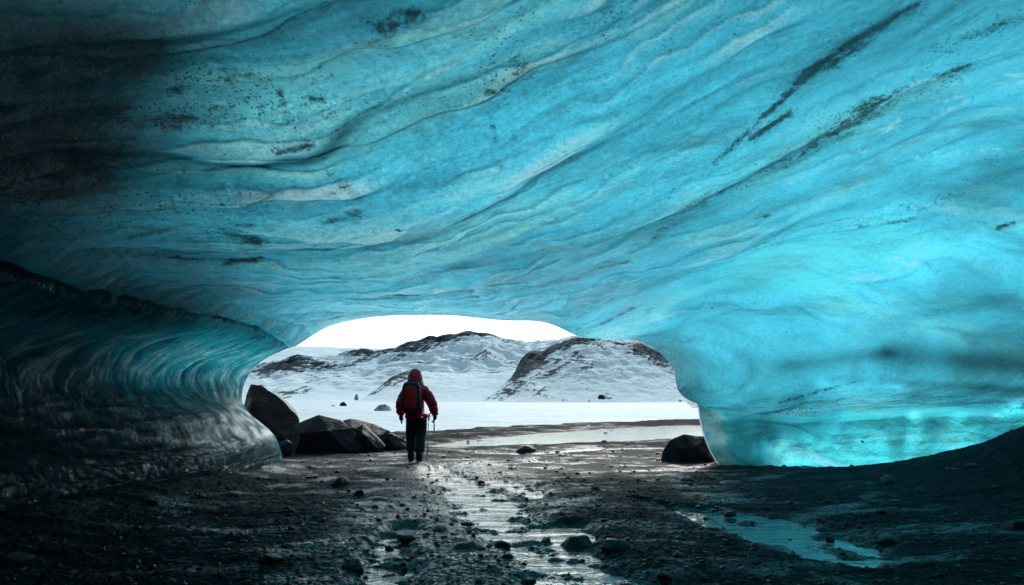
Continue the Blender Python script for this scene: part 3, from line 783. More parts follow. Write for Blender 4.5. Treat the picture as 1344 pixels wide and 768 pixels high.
# ------------------------------------------------------------------ hills
def hill(name, label, crest, Yc, Yb, seed, rockf, noise_amp=1.0, nx=700, ny=240, back=1.6, shape=1.0, fs=1.3, lean=1.3):
    cx = np.array([P(a, b, Yc)[0] for a, b in crest]); cz = np.array([P(a, b, Yc)[2] for a, b in crest])
    x = np.linspace(cx[0], cx[-1], nx)
    top = np.interp(x, cx, cz)
    k = max(1, nx // 160); ker = np.ones(2 * k + 1) / (2 * k + 1)
    top = np.convolve(np.pad(top, k, 'edge'), ker, 'valid')
    v = np.linspace(0, 1, ny); vb = np.linspace(0, 1, ny // 4)[1:]
    zb = float(plain_z(Yb)) - 3
    rowsX, rowsY, rowsZ, VV = [], [], [], []
    sc0 = Yc / 500.0
    for q in v:
        yq = Yb + (Yc - Yb) * q
        rowsX.append(x * (yq / Yc * .6 + .4)); rowsY.append(np.full(nx, yq)); VV.append(np.full(nx, q))
        g = q ** shape
        rowsZ.append(zb + (top - zb) * (.5 * g + .5 * (1 - math.cos(math.pi * g)) / 2))
    for q in vb:
        rowsX.append(x * 1.0); rowsY.append(np.full(nx, Yc + (Yc - Yb) * q * back)); VV.append(np.full(nx, 1 + q))
        rowsZ.append(zb + (top - zb) * (1 - sst(0, 1, q)))
    HX, HY, HZ, VV = map(np.array, (rowsX, rowsY, rowsZ, VV))
    e = np.maximum(0, np.minimum(HZ - zb, (top - zb)[None, :])) / 45.0
    env = sst(0, .25, VV) * (1 - .75 * sst(.85, 1.0, VV))
    s_ = .022 / sc0
    n = fbm(HX * s_, HY * s_ * .8, seed, 6, .55)
    rd = 1 - np.abs(fbm(HX * s_ * 2.2, HY * s_ * 2.0, seed + 5, 5, .55))
    HZ = HZ + env * noise_amp * sc0 * (3.4 * n + 5.2 * (rd - .6)) * np.clip(e, 0, 1.2)
    HZ = HZ + (1 - np.abs(VV - 1) * 6).clip(0, 1) * noise_amp * sc0 * 1.2 * fbm(HX * s_ * 5, HX * 0, seed, 4)
    az = 672 + F * HX / HY          # bearing across the range, for placing the outcrops
    rock = rockf(az, VV, n)
    me = mesh_np(name, np.stack([HX, HY, HZ], 2).reshape(-1, 3), grid_faces(*HX.shape))
    attr(me, 'rock', rock.ravel())
    fall = np.stack([(HX - lean * HZ) / (14 * sc0) * fs, (HZ + .12 * HX) / (9 * sc0) * fs, HY * 0 + seed], 2)
    attr(me, 'fall', fall.reshape(-1, 3), 'FLOAT_VECTOR')
    return tag(link(name, me, M_hill), label, kind='structure')
def blob(az, v, a0, v0, wa, wv, k): return k * np.exp(-((az - a0) / wa) ** 2 - ((v - v0) / wv) ** 2)

hill('distant_snowfield', 'pale smooth snowfield along the skyline behind the hills',
     [(-1400, 470), (-200, 455), (300, 446), (400, 455), (520, 458), (640, 462), (900, 470), (1800, 440), (3000, 470)], 2600, 1500, 3., lambda a, v, n: np.full_like(a, -1.6), .3)
def rA(a, v, n):
    r = -.36 + .45 * n
    r = r + blob(a, v, 620, .93, 44, .13, 1.5) + blob(a, v, 560, .80, 50, .18, .8) + blob(a, v, 480, .86, 55, .12, .8) + blob(a, v, 440, .62, 60, .14, .65) + blob(a, v, 375, .70, 45, .16, .85)
    r = r + blob(a, v, 330, .6, 40, .2, .4) + blob(a, v, 640, .52, 80, .06, .45) + .35 * sst(0, 1, v) * (sst(700, 900, a) + sst(330, 100, a))
    return r
hill('mountain_ridge', 'far snowy ridge with a dark rounded rocky summit',
     [(-900, 500), (-300, 470), (60, 480), (250, 478), (350, 480), (400, 470), (440, 470), (462, 461), (500, 463), (530, 456), (560, 446), (590, 441), (606, 435), (625, 434), (634, 437), (646, 436), (660, 441), (671, 451), (690, 449), (740, 444), (800, 436), (900, 446), (1100, 430), (1500, 470), (2200, 500)],
     950, 600, 11., rA, 1.0)
def rB(a, v, n):
    return -.50 + .2 * n + blob(a, v, 520, .85, 26, .30, 1.1) + blob(a, v, 545, .95, 30, .1, .5) + blob(a, v, 640, .96, 90, .05, 1.0) + blob(a, v, 490, .7, 20, .25, .5)
hill('snowy_spur', 'low snowy spur with a dark gravelly edge behind the hiker',
     [(430, 540), (455, 533), (480, 522), (500, 507), (512, 495), (530, 488), (560, 487), (620, 491), (680, 485), (760, 480), (900, 470), (1200, 480), (1500, 540)], 620, 470, 23., rB, .5)
def rC(a, v, n):
    r = -.32 + .40 * n + blob(a, v, 697, .86, 17, .24, 2.2) + blob(a, v, 740, .90, 45, .12, 1.1) + blob(a, v, 860, .82, 50, .18, 1.2) + blob(a, v, 800, .93, 60, .08, .45)
    r = r + blob(a, v, 668, .55, 22, .3, .7) + blob(a, v, 730, .55, 35, .25, .5) + .3 * sst(900, 1000, a) * v
    return r
hill('rocky_hill', 'near snow streaked hill with a dark crag on its shoulder',
     [(600, 534), (632, 528), (655, 511), (674, 492), (682, 474), (690, 464), (699, 459), (710, 463), (722, 455), (745, 446), (770, 443), (800, 444), (835, 450), (862, 460), (900, 474), (980, 470), (1100, 500), (1300, 540)], 480, 345, 37., rC, .9, nx=700, ny=260)

# ------------------------------------------------------------------ rocks
def hull_rock(name, pts, mat, parent=None, sub=3, rough=.02, bev=.03, seed=1, freq=3.0, smooth=True):
    """a broken boulder: convex hull of corner points, edges worn, faces roughened"""
    bm = bmesh.new()
    for p in pts: bm.verts.new(p)
    r = bmesh.ops.convex_hull(bm, input=bm.verts)
    bmesh.ops.delete(bm, geom=list({g for g in r['geom_unused'] + r['geom_interior'] if isinstance(g, bmesh.types.BMVert)}), context='VERTS')
    bmesh.ops.dissolve_limit(bm, angle_limit=R(4), verts=bm.verts, edges=bm.edges)
    if bev > 0:
        bmesh.ops.bevel(bm, geom=list(bm.edges), offset=bev, segments=2, profile=.6, affect='EDGES', clamp_overlap=True)
    bmesh.ops.triangulate(bm, faces=bm.faces)
    size = max((v.co.length for v in bm.verts), default=1)
    for k in range(6):
        L = max(.03, size * (.5 if sub == 1 else .22 if sub == 2 else .09))
        es = [e for e in bm.edges if e.calc_length() > L]
        if not es or len(bm.faces) > 9000: break
        bmesh.ops.subdivide_edges(bm, edges=es, cuts=1)
        bmesh.ops.triangulate(bm, faces=[f for f in bm.faces if len(f.verts) > 3])
    bm.normal_update()
    off = Vector((seed * 3.1, seed * 7.7, seed * 1.3))
    for v in bm.verts:
        n = mnoise.fractal(v.co * freq + off, 1.0, 2.0, 5)
        n2 = mnoise.noise(v.co * freq * .35 + off)
        v.co += v.normal * rough * (n + 1.6 * n2)
    me = bpy.data.meshes.new(name); bm.to_mesh(me); bm.free()
    me.materials.append(mat)
    me.polygons.foreach_set('use_smooth', np.ones(len(me.polygons), dtype=bool))
    try: me.set_sharp_from_angle(angle=R(38))
    except Exception: pass
    return me

def boulder(name, base, pix, label, mat, depth, seed, group=None, rough=.03, cat='boulder', freq=3.0, bev=.012, lean=0.0):
    """corner points: the outline at distance Y, pushed forwards and backwards to give the rock its body"""
    Yb = base[1]; rnd = random.Random(seed)
    pts = []
    cxm = sum(P(a, b, Yb)[0] for a, b in pix) / len(pix); czm = sum(P(a, b, Yb)[2] for a, b in pix) / len(pix)
    for ii, (a, b) in enumerate(pix):
        p = Vector(P(a, b, Yb)) - Vector(base)
        pts.append(p)
        if ii % 2: continue
        q = Vector((cxm - base[0] + (p.x - (cxm - base[0])) * .72, rnd.uniform(.6, 1) * depth + lean * p.z, czm - base[2] + (p.z - (czm - base[2])) * .82)); pts.append(q)
        q = Vector((cxm - base[0] + (p.x - (cxm - base[0])) * .62, -rnd.uniform(.5, 1) * depth * .6, (czm - base[2]) * .7 + (p.z - (czm - base[2])) * .68)); pts.append(q)
    pts += [Vector((p.x * .9, p.y * .8, -.15)) for p in list(pts) if p.z < .25]
    me = hull_rock(name, pts, mat, seed=seed, rough=rough, freq=freq, bev=bev)
    o = bpy.data.objects.new(name, me); COL.objects.link(o); o.location = base
    return tag(o, label, cat, group)

boulder('boulder', (-5.9, 17.0, 0), [(318, 560), (322, 520), (330, 505), (345, 506), (372, 525), (392, 548), (394, 566), (380, 588), (340, 590)], 'tall grey brown slab of rock leaning against the left ice wall', M_rock2, .8, 3, rough=.045, freq=2.2)
boulder('boulder', (-4.3, 15.8, 0), [(378, 592), (382, 561), (390, 556), (418, 545), (446, 551), (462, 562), (484, 590)], 'black angular boulder, largest of the low rocks between leaning slab and hiker', M_rock, .7, 5, rough=.02, freq=2.)
boulder('boulder', (-3.3, 16.0, 0), [(462, 588), (466, 562), (476, 557), (490, 570), (506, 586), (500, 591)], 'narrow dark wedge of rock at the right end of the black angular boulder', M_rock, .5, 8, rough=.018, freq=3.)
boulder('boulder', (-3.4, 17.8, 0), [(446, 570), (450, 551), (460, 549), (490, 556), (512, 565), (524, 583), (450, 585)], 'flat grey slab lying behind the dark wedge of rock', M_rock2, .7, 9, rough=.02, freq=3.)
boulder('boulder', (-2.75, 16.6, 0), [(488, 584), (492, 572), (510, 568), (530, 575), (538, 585)], 'small low dark rock just beside the left leg of the hiker', M_rock, .4, 10, rough=.02, freq=3.)
boulder('boulder', (3.35, 13.75, 0), [(867, 607), (870, 592), (880, 578), (898, 569), (912, 575), (930, 573), (936, 592), (940, 608)], 'black boulder wedged at the foot of the clear ice pillar', M_rock, .5, 21, rough=.02, freq=2.5)
boulder('boulder', (-5.05, 14.9, 0), [(360, 592), (364, 580), (376, 577), (384, 582), (384, 592)], 'small rounded pale stone between ice wall and black boulder', M_rock2, .2, 22, rough=.01, freq=5.)

# stones on the floor
def stone_mesh(seed, flat, mat, n=11, sub=2):
    rnd = random.Random(seed)
    pts = []
    for i in range(n):
        th = i / n * 2 * math.pi + rnd.uniform(-.25, .25)
        for zz, rr in ((-.25, .85), (rnd.uniform(.1, .35), rnd.uniform(.8, 1.05)), (rnd.uniform(.5, .85), rnd.uniform(.3, .7))):
            pts.append(Vector((math.cos(th) * rr, math.sin(th) * rr * .75, zz * flat)))
    return hull_rock('stone', pts, mat, seed=seed, rough=.035, freq=2.2, bev=.06, sub=sub)
flats = [.8, .55, .9, .4, .7, .5, 1.0, .65, .35, .6]
STONES = [stone_mesh(100 + i, flats[i], M_wetrock, n=[6, 8, 5, 9, 7][i % 5]) for i in range(10)]
def gz1(x, y):
    return float(ground_z(np.array([x]), np.array([y]))[0])
placed = []
def stone(px, py, wpx, k, rz, label, group=None, hs=1.0, cat='stone', dz=-.02, mat=None, pointed=False):
    x, y, _ = G(px, py)
    for _i in range(6):
        z = gz1(x, y); x, y, _ = G(px, py, z)
    r = wpx / 2 / F * y
    o = bpy.data.objects.new('stone', STONES[k]); COL.objects.link(o)
    o.location = (x, y, z + dz * r); o.rotation_euler = (0, 0, rz); o.scale = (r, r, r * hs)
    placed.append((x, y, r))
    return tag(o, label, cat, group)
key = [(759, 722, 50, 2, .3, 'pointed black stone standing in the stream, left one of a close pair', 1.1), (806, 718, 46, 4, .8, 'low sloping black stone, right one of a close pair by the stream', .9),
       (608, 720, 52, 1, .1, 'flat topped dark stone in the stream left of the close pair', .75), (446, 636, 32, 0, .9, 'dark stone, largest on the dry gravel left of the hiker track', 1.0),
       (408, 626, 24, 5, 1.5, 'dark stone just behind the largest stone left of the hiker', .9), (410, 614, 22, 7, 2.2, 'small stone nearest the black angular boulder', .8),
       (495, 656, 34, 3, .3, 'flat pale rimmed stone below the hiker on the gravel', .8), (1073, 608, 32, 6, .2, 'pointed dark stone standing against the glowing ice foot', 1.15),
       (1058, 614, 24, 8, .9, 'flat dark stone beside the pointed one at the glowing ice', .9), (1166, 634, 28, 2, 1.4, 'stone with a pale glinting edge on the gravel slope', 1.1),
       (1166, 712, 40, 9, .5, 'rounded black stone at the near end of the blue pool', 1.0), (1090, 708, 16, 0, 1.2, 'small square stone in the middle of the blue pool', 1.0),
       (1118, 736, 22, 7, .1, 'dark stone at the lower edge of the blue pool', .8), (1338, 694, 38, 4, 2.0, 'rounded stone with a pale rim at the right edge', 1.2),
       (1253, 570, 26, 1, 2.4, 'small dark stone on the crest of the gravel mound', .7), (958, 634, 34, 8, .7, 'flat wet stone on the gravel before the ice pillar', .7),
       (902, 630, 24, 5, .4, 'dark stone in front of the black boulder at the pillar', .8), (20, 736, 50, 9, 1.0, 'smooth stone low in the near left corner', .8),
       (463, 748, 36, 0, 2.8, 'blunt dark stone near the lower edge left of the stream', 1.1), (340, 629, 30, 3, .3, 'flat stone close to the foot of the dark ice wall', .9),
       (305, 650, 34, 8, .4, 'dark slab shaped stone further along the dark ice wall', 1.0), (716, 716, 22, 6, .6, 'small jagged stone in the stream beside the pointed black one', 1.1),
       (664, 594, 26, 5, .6, 'round dark stone at the near edge of the outer meltwater', .9), (737, 598, 18, 1, .6, 'round stone in the middle of the outer shore', .9), (690, 592, 30, 0, .2, 'broad low stone on the outer shore', .8)]
for a in key: stone(*a[:6], hs=a[6])
rnd = random.Random(5)
cnt = 0
while cnt < 215:
    py = 600 + 168 * rnd.random() ** 1.25; px = rnd.uniform(0, 1344)
    if py < 700 and px < 360 and py < 600 + (372 - px) * .26: continue
    if px > 1150 and py < 640: continue
    x, y, _ = G(px, py)
    if any((x - a) ** 2 + (y - b) ** 2 < (r * 1.6 + .05) ** 2 for a, b, r in placed): continue
    wpx = min(26, 5 + rnd.expovariate(1 / 5.0)) * (.55 + (py - 600) / 168)
    stone(px, py, wpx, rnd.randrange(10), rnd.uniform(0, 6.28), 'small dark wet stone lying loose among others on the cave floor', 'small loose stones on the cave floor', hs=rnd.uniform(.6, 1.1))
    cnt += 1
for i in range(16):
    px = rnd.uniform(1120, 1344); py = 612 - (px - 1120) * .20 + rnd.uniform(0, 60)
    stone(px, py, rnd.uniform(7, 20), rnd.randrange(10), rnd.uniform(0, 6.28), 'dark stone half sunk in the gravel bank below the glowing ice', 'stones on the gravel bank', hs=rnd.uniform(.6, 1.0))
for i in range(36):
    px = rnd.uniform(575, 910); py = rnd.uniform(560, 598)
    stone(px, py, rnd.uniform(4, 11), rnd.randrange(10), rnd.uniform(0, 6.28), 'small dark stone lying on the wet shore outside the cave', 'small stones on the outer shore', hs=rnd.uniform(.6, 1.0))

# fine gravel: thousands of pebbles, one mass
def gravel_mass():
    rs = np.random.RandomState(3)
    base = []
    bm = bmesh.new(); bmesh.ops.create_icosphere(bm, subdivisions=1, radius=1.0)
    bv = np.array([v.co[:] for v in bm.verts]); bf = np.array([[v.index for v in f.verts] for f in bm.faces]); bm.free()
    n = 9000
    ang = np.arctan(1.35 / 2.0) + (np.arctan(1.35 / 17.0) - np.arctan(1.35 / 2.0)) * rs.rand(n) ** .8
    y = 1.35 / np.tan(ang); x = (rs.rand(n) * 1500 - 80 - 672) / F * y
    ok = (x > -4.8) & (x < 9); x, y = x[ok], y[ok]
    z = ground_z(x, y)
    ok = z > WATER - .02; x, y, z = x[ok], y[ok], z[ok]; n = len(x)
    r = (.006 + .016 * rs.rand(n) ** 3) * (0.75 + y / 9)
    V = np.repeat(bv[None], n, 0) * (1 + .35 * rs.normal(size=(n, len(bv), 1)).clip(-1, 1))
    V = V * np.stack([np.ones(n), .6 + .4 * rs.rand(n), .35 + .4 * rs.rand(n)], 1)[:, None]
    th = rs.rand(n) * 6.28; c, s = np.cos(th)[:, None], np.sin(th)[:, None]
    V = np.stack([V[..., 0] * c - V[..., 1] * s, V[..., 0] * s + V[..., 1] * c, V[..., 2]], 2) * r[:, None, None]
    V += np.stack([x, y, z + .25 * r], 1)[:, None]
    f = bf[None] + (np.arange(n) * len(bv))[:, None, None]
    me = mesh_np('fine_gravel', V.reshape(-1, 3), f.reshape(-1, 3))
    tag(link('fine_gravel', me, M_wetrock, smooth=False), 'fine wet pebbles strewn over the cave floor', kind='stuff')
gravel_mass()

# far boulders on the snow
def far_rock(px, py, wpx, hpx, Y, k, label):
    b0 = P(px, py, Y)
    o = bpy.data.objects.new('boulder', FARM[k]); COL.objects.link(o)
    r = wpx / 2 / F * Y
    o.location = (b0[0], Y, b0[2] - .1 * r); o.scale = (r, r, hpx / F * Y / .55)
    return tag(o, label, 'boulder')
M_far = rock_material('snow_dusted_rock', (0.05, 0.06, 0.068), (0.35, 0.42, 0.46), .8, .6)
FARM = [stone_mesh(200, .8, M_rock, 6), stone_mesh(201, .7, M_far, 9)]
far_rock(789, 522, 11, 4, 330, 0, 'tiny lone dark rock far out on the snow below the rocky hill')
far_rock(503, 542, 29, 13, 52, 1, 'rounded snow dusted boulder on the snow field left of the hiker')
far_rock(450, 535, 12, 7, 130, 0, 'dark pointed rock at the foot of the far slope')
far_rock(437, 536, 9, 4, 128, 0, 'lowest and leftmost of the dark rocks at the slope foot')
far_rock(468, 523, 6, 6, 300, 1, 'small upright rock above the pointed rock on the far slope')

# ------------------------------------------------------------------ the hiker
M_jacket = cloth_material('red_jacket_cloth', (0.85, 0.014, 0.035), .6, .03, .3)
M_hood = cloth_material('red_hood_cloth', (0.90, 0.016, 0.03), .6, .02, .3)
M_trouser = cloth_material('black_trouser_cloth', (0.012, 0.014, 0.016), .7, .03, .3)
M_glove = cloth_material('black_glove', (0.010, 0.011, 0.012), .6, .01, .3)
M_pack = cloth_material('charcoal_pack_cloth', (0.018, 0.022, 0.026), .65, .015, .3)
M_panel = cloth_material('orange_red_pack_panel', (1.0, 0.012, 0.004), .55, .008, .3)
M_boot = plain_material('boot_leather', (0.010, 0.010, 0.011), .5)
M_skin = plain_material('skin', (0.35, 0.2, 0.15), .6)
M_metal = plain_material('pole_metal', (0.25, 0.26, 0.27), .35, .9)
M_redpole = plain_material('red_pole_lacquer', (0.20, 0.02, 0.02), .4)
M_black = plain_material('black_rubber', (0.01, 0.01, 0.01), .6)

def skin_mesh(name, verts, edges, mat, parent, levels=2, root=0, fold=0.0, seed=1, ff=9.0):
    """verts: (x, y, z, rx, ry); grown by a Skin modifier, then frozen to a plain mesh"""
    me = bpy.data.meshes.new(name)
    me.from_pydata([v[:3] for v in verts], edges, [])
    o = bpy.data.objects.new(name, me); COL.objects.link(o)
    md = o.modifiers.new('skin', 'SKIN'); md.use_smooth_shade = True
    if not me.skin_vertices: me.skin_vertices.new(name='')
    sv = me.skin_vertices[0].data
    for i, v in enumerate(verts):
        sv[i].radius = (v[3], v[4]); sv[i].use_root = (i == root)
    sb = o.modifiers.new('sub', 'SUBSURF'); sb.levels = levels; sb.render_levels = levels
    dg = bpy.context.evaluated_depsgraph_get(); dg.update()
    ev = o.evaluated_get(dg)
    m2 = bpy.data.meshes.new_from_object(ev)
    bpy.data.objects.remove(o); 
    if fold:
        bm = bmesh.new(); bm.from_mesh(m2); bm.normal_update()
        off = Vector((seed * 5.3, 1.1, seed))
        for v in bm.verts:
            q = Vector((v.co.x * ff * .8, v.co.y * ff * .8, v.co.z * ff * 1.8)) + off
            v.co += v.normal * fold * (1 - 2 * abs(mnoise.noise(q)))
        bm.to_mesh(m2); bm.free()
    m2.name = name; m2.materials.clear(); m2.materials.append(mat)
    r = link(name, m2, mat, parent)
    return r

def loft(name, secs, mat, parent, n=28, fold=0.0, seed=1, cap=True, ff=9.0, sq=1.0):
    """secs: (cx, cy, cz, rx, ry); superellipse cross-sections joined into one closed skin"""
    V, Fq = [], []
    off = Vector((seed * 2.7, seed, 3.3))
    for (cx, cy, cz, rx, ry) in secs:
        for i in range(n):
            a = 2 * math.pi * i / n
            ca, sa = math.cos(a), math.sin(a)
            ca = math.copysign(abs(ca) ** sq, ca); sa = math.copysign(abs(sa) ** sq, sa)
            p = Vector((cx + rx * ca, cy + ry * sa, cz))
            if fold:
                q = Vector((p.x * ff * .7, p.y * ff * .7, p.z * ff * 2)) + off
                k = 1 + fold / max(rx, .03) * (1 - 2 * abs(mnoise.noise(q)))
                p.x = cx + (p.x - cx) * k; p.y = cy + (p.y - cy) * k
            V.append(p[:])
    m = len(secs)
    F_ = []
    for j in range(m - 1):
        for i in range(n):
            a, b_ = j * n + i, j * n + (i + 1) % n
            F_.append((a, b_, b_ + n, a + n))
    if cap: F_.append(tuple(range(n))[::-1]); F_.append(tuple((m - 1) * n + i for i in range(n)))
    me = bpy.data.meshes.new(name); me.from_pydata(V, [], F_); me.update()
    me.materials.append(mat)
    o = link(name, me, mat, parent)
    return o
def dense(secs, k=5):
    a = np.array(secs, float); t = np.arange(len(a))
    return spline(t, a, np.linspace(0, len(a) - 1, (len(a) - 1) * k + 1)).tolist()

HX0, HY0 = G(546, 607)[:2]
HZ0 = gz1(HX0, HY0)
person = empty('person', (HX0, HY0, HZ0))
tag(person, 'hiker seen from behind in hooded red jacket and dark trousers walking out of the cave', 'person')
# body: one continuous figure under the clothes (hips, legs, spine, neck, head, arms)
bverts = [(0, 0, .92, .13, .10), (-.02, 0, 1.15, .13, .095), (-.03, .03, 1.38, .15, .09), (-.04, .05, 1.50, .055, .055), (-.05, .08, 1.60, .075, .085), (-.055, .09, 1.72, .07, .085),
          (-.10, .0, .80, .085, .085), (-.10, .05, .47, .058, .058), (-.10, .0, .12, .04, .045), (.085, 0, .80, .085, .085), (.06, .02, .47, .058, .058), (.045, -.10, .12, .04, .045),
          (-.20, .02, 1.38, .055, .055), (-.27, .01, 1.13, .042, .042), (-.285, .06, .90, .030, .030), (.17, .02, 1.38, .055, .055), (.27, .0, 1.13, .042, .042), (.31, .06, .92, .030, .030)]
bedges = [(0, 1), (1, 2), (2, 3), (3, 4), (4, 5), (0, 6), (6, 7), (7, 8), (0, 9), (9, 10), (10, 11), (2, 12), (12, 13), (13, 14), (2, 15), (15, 16), (16, 17)]
skin_mesh('body', bverts, bedges, M_skin, person, 1)
# trousers: baggy, gathered at the boots, right knee slightly bent
tv = [(0, -.01, .93, .17, .13), (-.10, 0, .80, .128, .125), (-.108, .03, .62, .112, .112), (-.118, .08, .47, .098, .10), (-.108, .05, .30, .094, .094), (-.10, .02, .14, .082, .088),
      (.09, 0, .80, .128, .125), (.085, .02, .62, .112, .112), (.085, .0, .47, .102, .10), (.080, -.07, .30, .098, .10), (.075, -.13, .13, .086, .092)]
skin_mesh('trousers', tv, [(0, 1), (1, 2), (2, 3), (3, 4), (4, 5), (0, 6), (6, 7), (7, 8), (8, 9), (9, 10)], M_trouser, person, 2, fold=.010, seed=2)
for bx, by, tl in ((-.10, .03, 0.0), (.078, -.12, .10)):
    bt = empty('boot', (0, 0, 0)) if False else None
    secs = dense([(bx, by - .02, .20, .070, .080), (bx, by - .01, .12, .070, .085), (bx, by + .02, .07, .066, .11), (bx, by + .045, .035, .054, .150), (bx, by + .045, .012, .056, .155)], 4)
    bo = loft('boot', secs, M_boot, person, 20, sq=.9)
    loft('sole', [(bx, by + .045, .014, .060, .162), (bx, by + .045, -.014, .060, .162)], M_black, bo, 20, sq=.85)
# jacket: torso with sleeves hanging away from the sides
jv = [(-.01, 0, .86, .205, .15), (-.015, 0, 1.02, .20, .155), (-.03, .01, 1.20, .21, .155), (-.04, .02, 1.36, .185, .14), (-.045, .03, 1.47, .10, .10),
      (-.215, .01, 1.37, .110, .110), (-.315, .0, 1.19, .100, .105), (-.345, .02, 1.03, .088, .092), (-.325, .06, .90, .066, .070),
      (.145, .01, 1.37, .110, .110), (.265, .0, 1.19, .100, .105), (.325, .02, 1.03, .088, .092), (.345, .06, .91, .066, .070)]
skin_mesh('jacket', jv, [(0, 1), (1, 2), (2, 3), (3, 4), (3, 5), (5, 6), (6, 7), (7, 8), (3, 9), (9, 10), (10, 11), (11, 12)], M_jacket, person, 3, root=1, fold=.014, seed=3, ff=8)
hem = dense([(-.01, 0, .93, .215, .165), (-.01, 0, .88, .225, .17), (-.01, 0, .84, .215, .165), (-.01, 0, .83, .19, .14)], 4)
loft('jacket_hem', hem, M_jacket, person, 40, fold=.006, seed=4)
# hood over the head, with a soft peak and a rolled collar edge
hd = dense([(-.045, .02, 1.43, .165, .14), (-.05, .03, 1.50, .160, .140), (-.058, .04, 1.59, .148, .145), (-.06, .05, 1.68, .130, .138), (-.06, .05, 1.755, .098, .105), (-.058, .04, 1.80, .048, .05), (-.058, .04, 1.812, .012, .012)], 5)
hood = loft('hood', hd, M_hood, person, 36, fold=.007, seed=6, ff=7)
rim = dense([(-.05, .02, 1.455, .150, .13), (-.05, .02, 1.475, .178, .155), (-.05, .02, 1.50, .172, .150), (-.05, .02, 1.51, .150, .135)], 4)
loft('collar', rim, M_jacket, hood, 36, fold=.006, seed=7)
# gloved hands: palm, four curled fingers and a thumb, each a chain rooted in the palm
def glove(cx, cy, cz, side, grip):
    v = [(cx, cy, cz + .05, .036, .036), (cx, cy + .005, cz, .044, .030), (cx, cy + .012, cz - .05, .046, .026)]
    e = [(0, 1), (1, 2)]
    for k, (dy, ln) in enumerate(((-.030, .070), (-.010, .080), (.012, .076), (.032, .060))):
        b0 = len(v)
        inx = -side * (.030 if grip else .012)
        v += [(cx + inx * .3, cy + .012 + dy, cz - .06, .013, .013), (cx + inx * .8, cy + .016 + dy, cz - .06 - ln * .5, .0125, .0125), (cx + inx * (2.2 if grip else 1.6), cy + .020 + dy, cz - .06 - ln * (.55 if grip else .95), .011, .011)]
        e += [(2, b0), (b0, b0 + 1), (b0 + 1, b0 + 2)]
    b0 = len(v)
    v += [(cx - side * .018, cy + .050, cz - .005, .016, .016), (cx - side * .030, cy + .068, cz - .045, .014, .014), (cx - side * .034, cy + .066, cz - .078, .012, .012)]
    e += [(1, b0), (b0, b0 + 1), (b0 + 1, b0 + 2)]
    g = skin_mesh('glove', v, e, M_glove, person, 2, root=1)
    cf = dense([(cx, cy, cz + .10, .058, .058), (cx, cy, cz + .065, .064, .062), (cx, cy, cz + .03, .056, .052)], 3)
    loft('cuff', cf, M_glove, g, 20, fold=.003)
glove(-.325, .07, .86, -1, False)
glove(.345, .07, .865, 1, True)

# backpack
bp = empty('backpack', (HX0, HY0, HZ0))
tag(bp, 'dark backpack with a bright orange red panel worn by the hiker', 'backpack')
secs = dense([(-.07, -.23, .935, .10, .06), (-.07, -.24, .96, .155, .10), (-.07, -.25, 1.08, .18, .125), (-.075, -.25, 1.25, .185, .130), (-.08, -.24, 1.40, .180, .12), (-.08, -.225, 1.49, .160, .10), (-.08, -.215, 1.53, .11, .06)], 5)
pk = loft('pack_body', secs, M_pack, bp, 40, fold=.006, seed=12, sq=.72)
# padded panel: rounded outline, domed face
def panel(name, cx, cy, cz, hw_, hh, dome, mat, parent, th=.02, rad=.07):
    bm = bmesh.new(); nxp, nzp = 18, 26
    vs = []
    for j in range(nzp + 1):
        for i in range(nxp + 1):
            u, v = i / nxp * 2 - 1, j / nzp * 2 - 1
            # square to rounded shape
            zz = v * hh; lim = hw_
            over = max(0, abs(zz) - (hh - rad))
            lim = hw_ - rad + math.sqrt(max(0, rad * rad - over * over))
            vs.append(bm.verts.new((cx + u * lim, cy - dome * (1 - u * u) * (1 - v ** 4) , cz + zz)))
    for j in range(nzp):
        for i in range(nxp):
            a = j * (nxp + 1) + i
            bm.faces.new((vs[a], vs[a + 1], vs[a + nxp + 2], vs[a + nxp + 1]))
    bmesh.ops.remove_doubles(bm, verts=bm.verts, dist=1e-5)
    bmesh.ops.solidify(bm, geom=bm.faces, thickness=-th)
    me = bpy.data.meshes.new(name); bm.to_mesh(me); bm.free()
    return link(name, me, mat, parent)
panel('front_panel', -.075, -.378, 1.245, .112, .215, .028, M_panel, bp)
panel('lid', -.08, -.325, 1.47, .135, .06, .05, M_pack, bp, rad=.05)
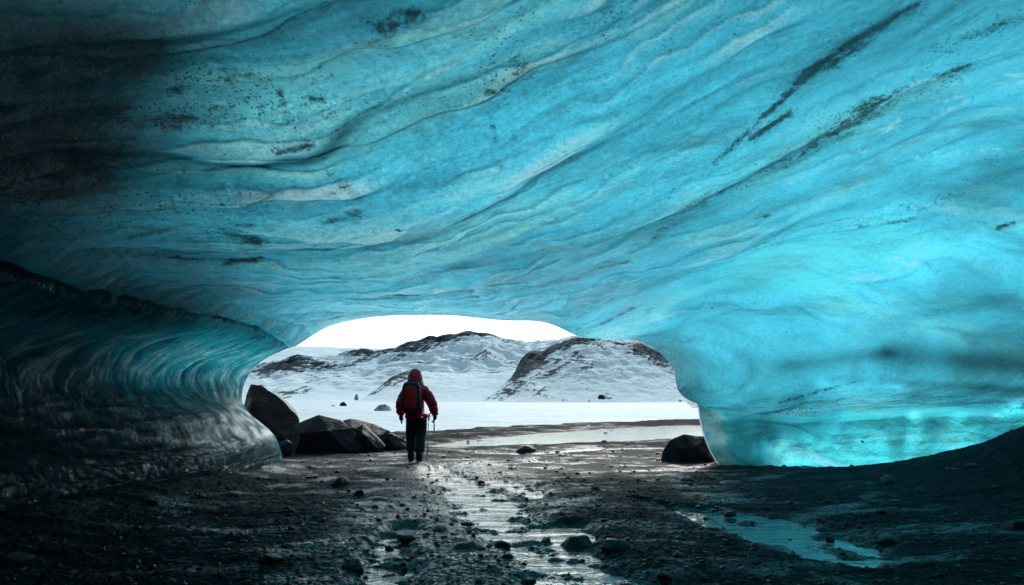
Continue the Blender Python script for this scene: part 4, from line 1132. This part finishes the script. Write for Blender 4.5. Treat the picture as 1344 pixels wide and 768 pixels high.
def tube(name, pts, r, mat, parent, n=8, r2=None):
    """a bar swept along pts"""
    V, F_ = [], []
    pts = [Vector(p) for p in pts]
    for k, p in enumerate(pts):
        d = (pts[min(k + 1, len(pts) - 1)] - pts[max(k - 1, 0)]).normalized()
        up = Vector((0, 1, 0)) if abs(d.y) < .9 else Vector((1, 0, 0))
        a = d.cross(up).normalized(); b_ = d.cross(a)
        rr = r if r2 is None else r + (r2 - r) * k / (len(pts) - 1)
        for i in range(n):
            t = 2 * math.pi * i / n
            V.append((p + a * math.cos(t) * rr + b_ * math.sin(t) * rr)[:])
    for j in range(len(pts) - 1):
        for i in range(n):
            F_.append((j * n + i, j * n + (i + 1) % n, (j + 1) * n + (i + 1) % n, (j + 1) * n + i))
    F_.append(tuple(range(n))[::-1]); F_.append(tuple((len(pts) - 1) * n + i for i in range(n)))
    me = bpy.data.meshes.new(name); me.from_pydata(V, [], F_); me.update(); me.materials.append(mat)
    return link(name, me, mat, parent)
tube('strap', [(-.22, -.33, 1.50), (-.235, -.36, 1.36), (-.24, -.36, 1.16), (-.22, -.34, 1.02)], .012, M_black, bp)
tube('strap', [(.06, -.33, 1.50), (.08, -.36, 1.36), (.085, -.36, 1.16), (.065, -.34, 1.02)], .012, M_black, bp)
for s_ in (-1, 1):
    tube('shoulder_strap', [(-.06 + s_ * .10, -.20, 1.46), (-.05 + s_ * .125, -.10, 1.52), (-.04 + s_ * .13, .03, 1.53), (-.04 + s_ * .13, .15, 1.43)], .028, M_pack, bp)
panel('side_pocket', .09, -.27, 1.04, .035, .08, .03, M_pack, bp, rad=.03)
tube('haul_loop', [(-.12, -.22, 1.53), (-.11, -.22, 1.57), (-.05, -.22, 1.57), (-.04, -.22, 1.53)], .008, M_black, bp)

# trekking pole and short ice axe in the right hand
tp = empty('trekking_pole', (HX0, HY0, HZ0))
tag(tp, 'slim trekking pole standing on the gravel beside the right leg of the hiker', 'trekking pole')
tube('shaft', [(.225, .06, .84), (.215, .05, .30), (.205, .045, .02)], .007, M_redpole, tp)
tube('grip', [(.235, .06, .93), (.225, .06, .80)], .016, M_black, tp)
tube('wrist_strap', [(.235, .06, .92), (.29, .07, .95), (.33, .07, .93), (.30, .07, .88), (.235, .06, .88)], .006, M_black, tp)
loft('basket', [(.207, .047, .075, .010, .010), (.207, .047, .07, .042, .042), (.207, .047, .06, .042, .042), (.207, .047, .055, .010, .010)], M_black, tp, 16)
ax = empty('ice_axe', (HX0, HY0, HZ0))
tag(ax, 'short ice axe hanging head up from the right glove of the hiker', 'ice axe')
tube('shaft', [(.325, .12, .86), (.330, .12, .58)], .013, M_metal, ax)
tube('spike', [(.330, .12, .58), (.331, .12, .53)], .010, M_metal, ax, 8, .002)
tube('head', [(.325, .23, .875), (.325, .17, .895), (.325, .12, .90), (.325, .03, .885), (.325, -.02, .86)], .012, M_metal, ax, 8, .006)
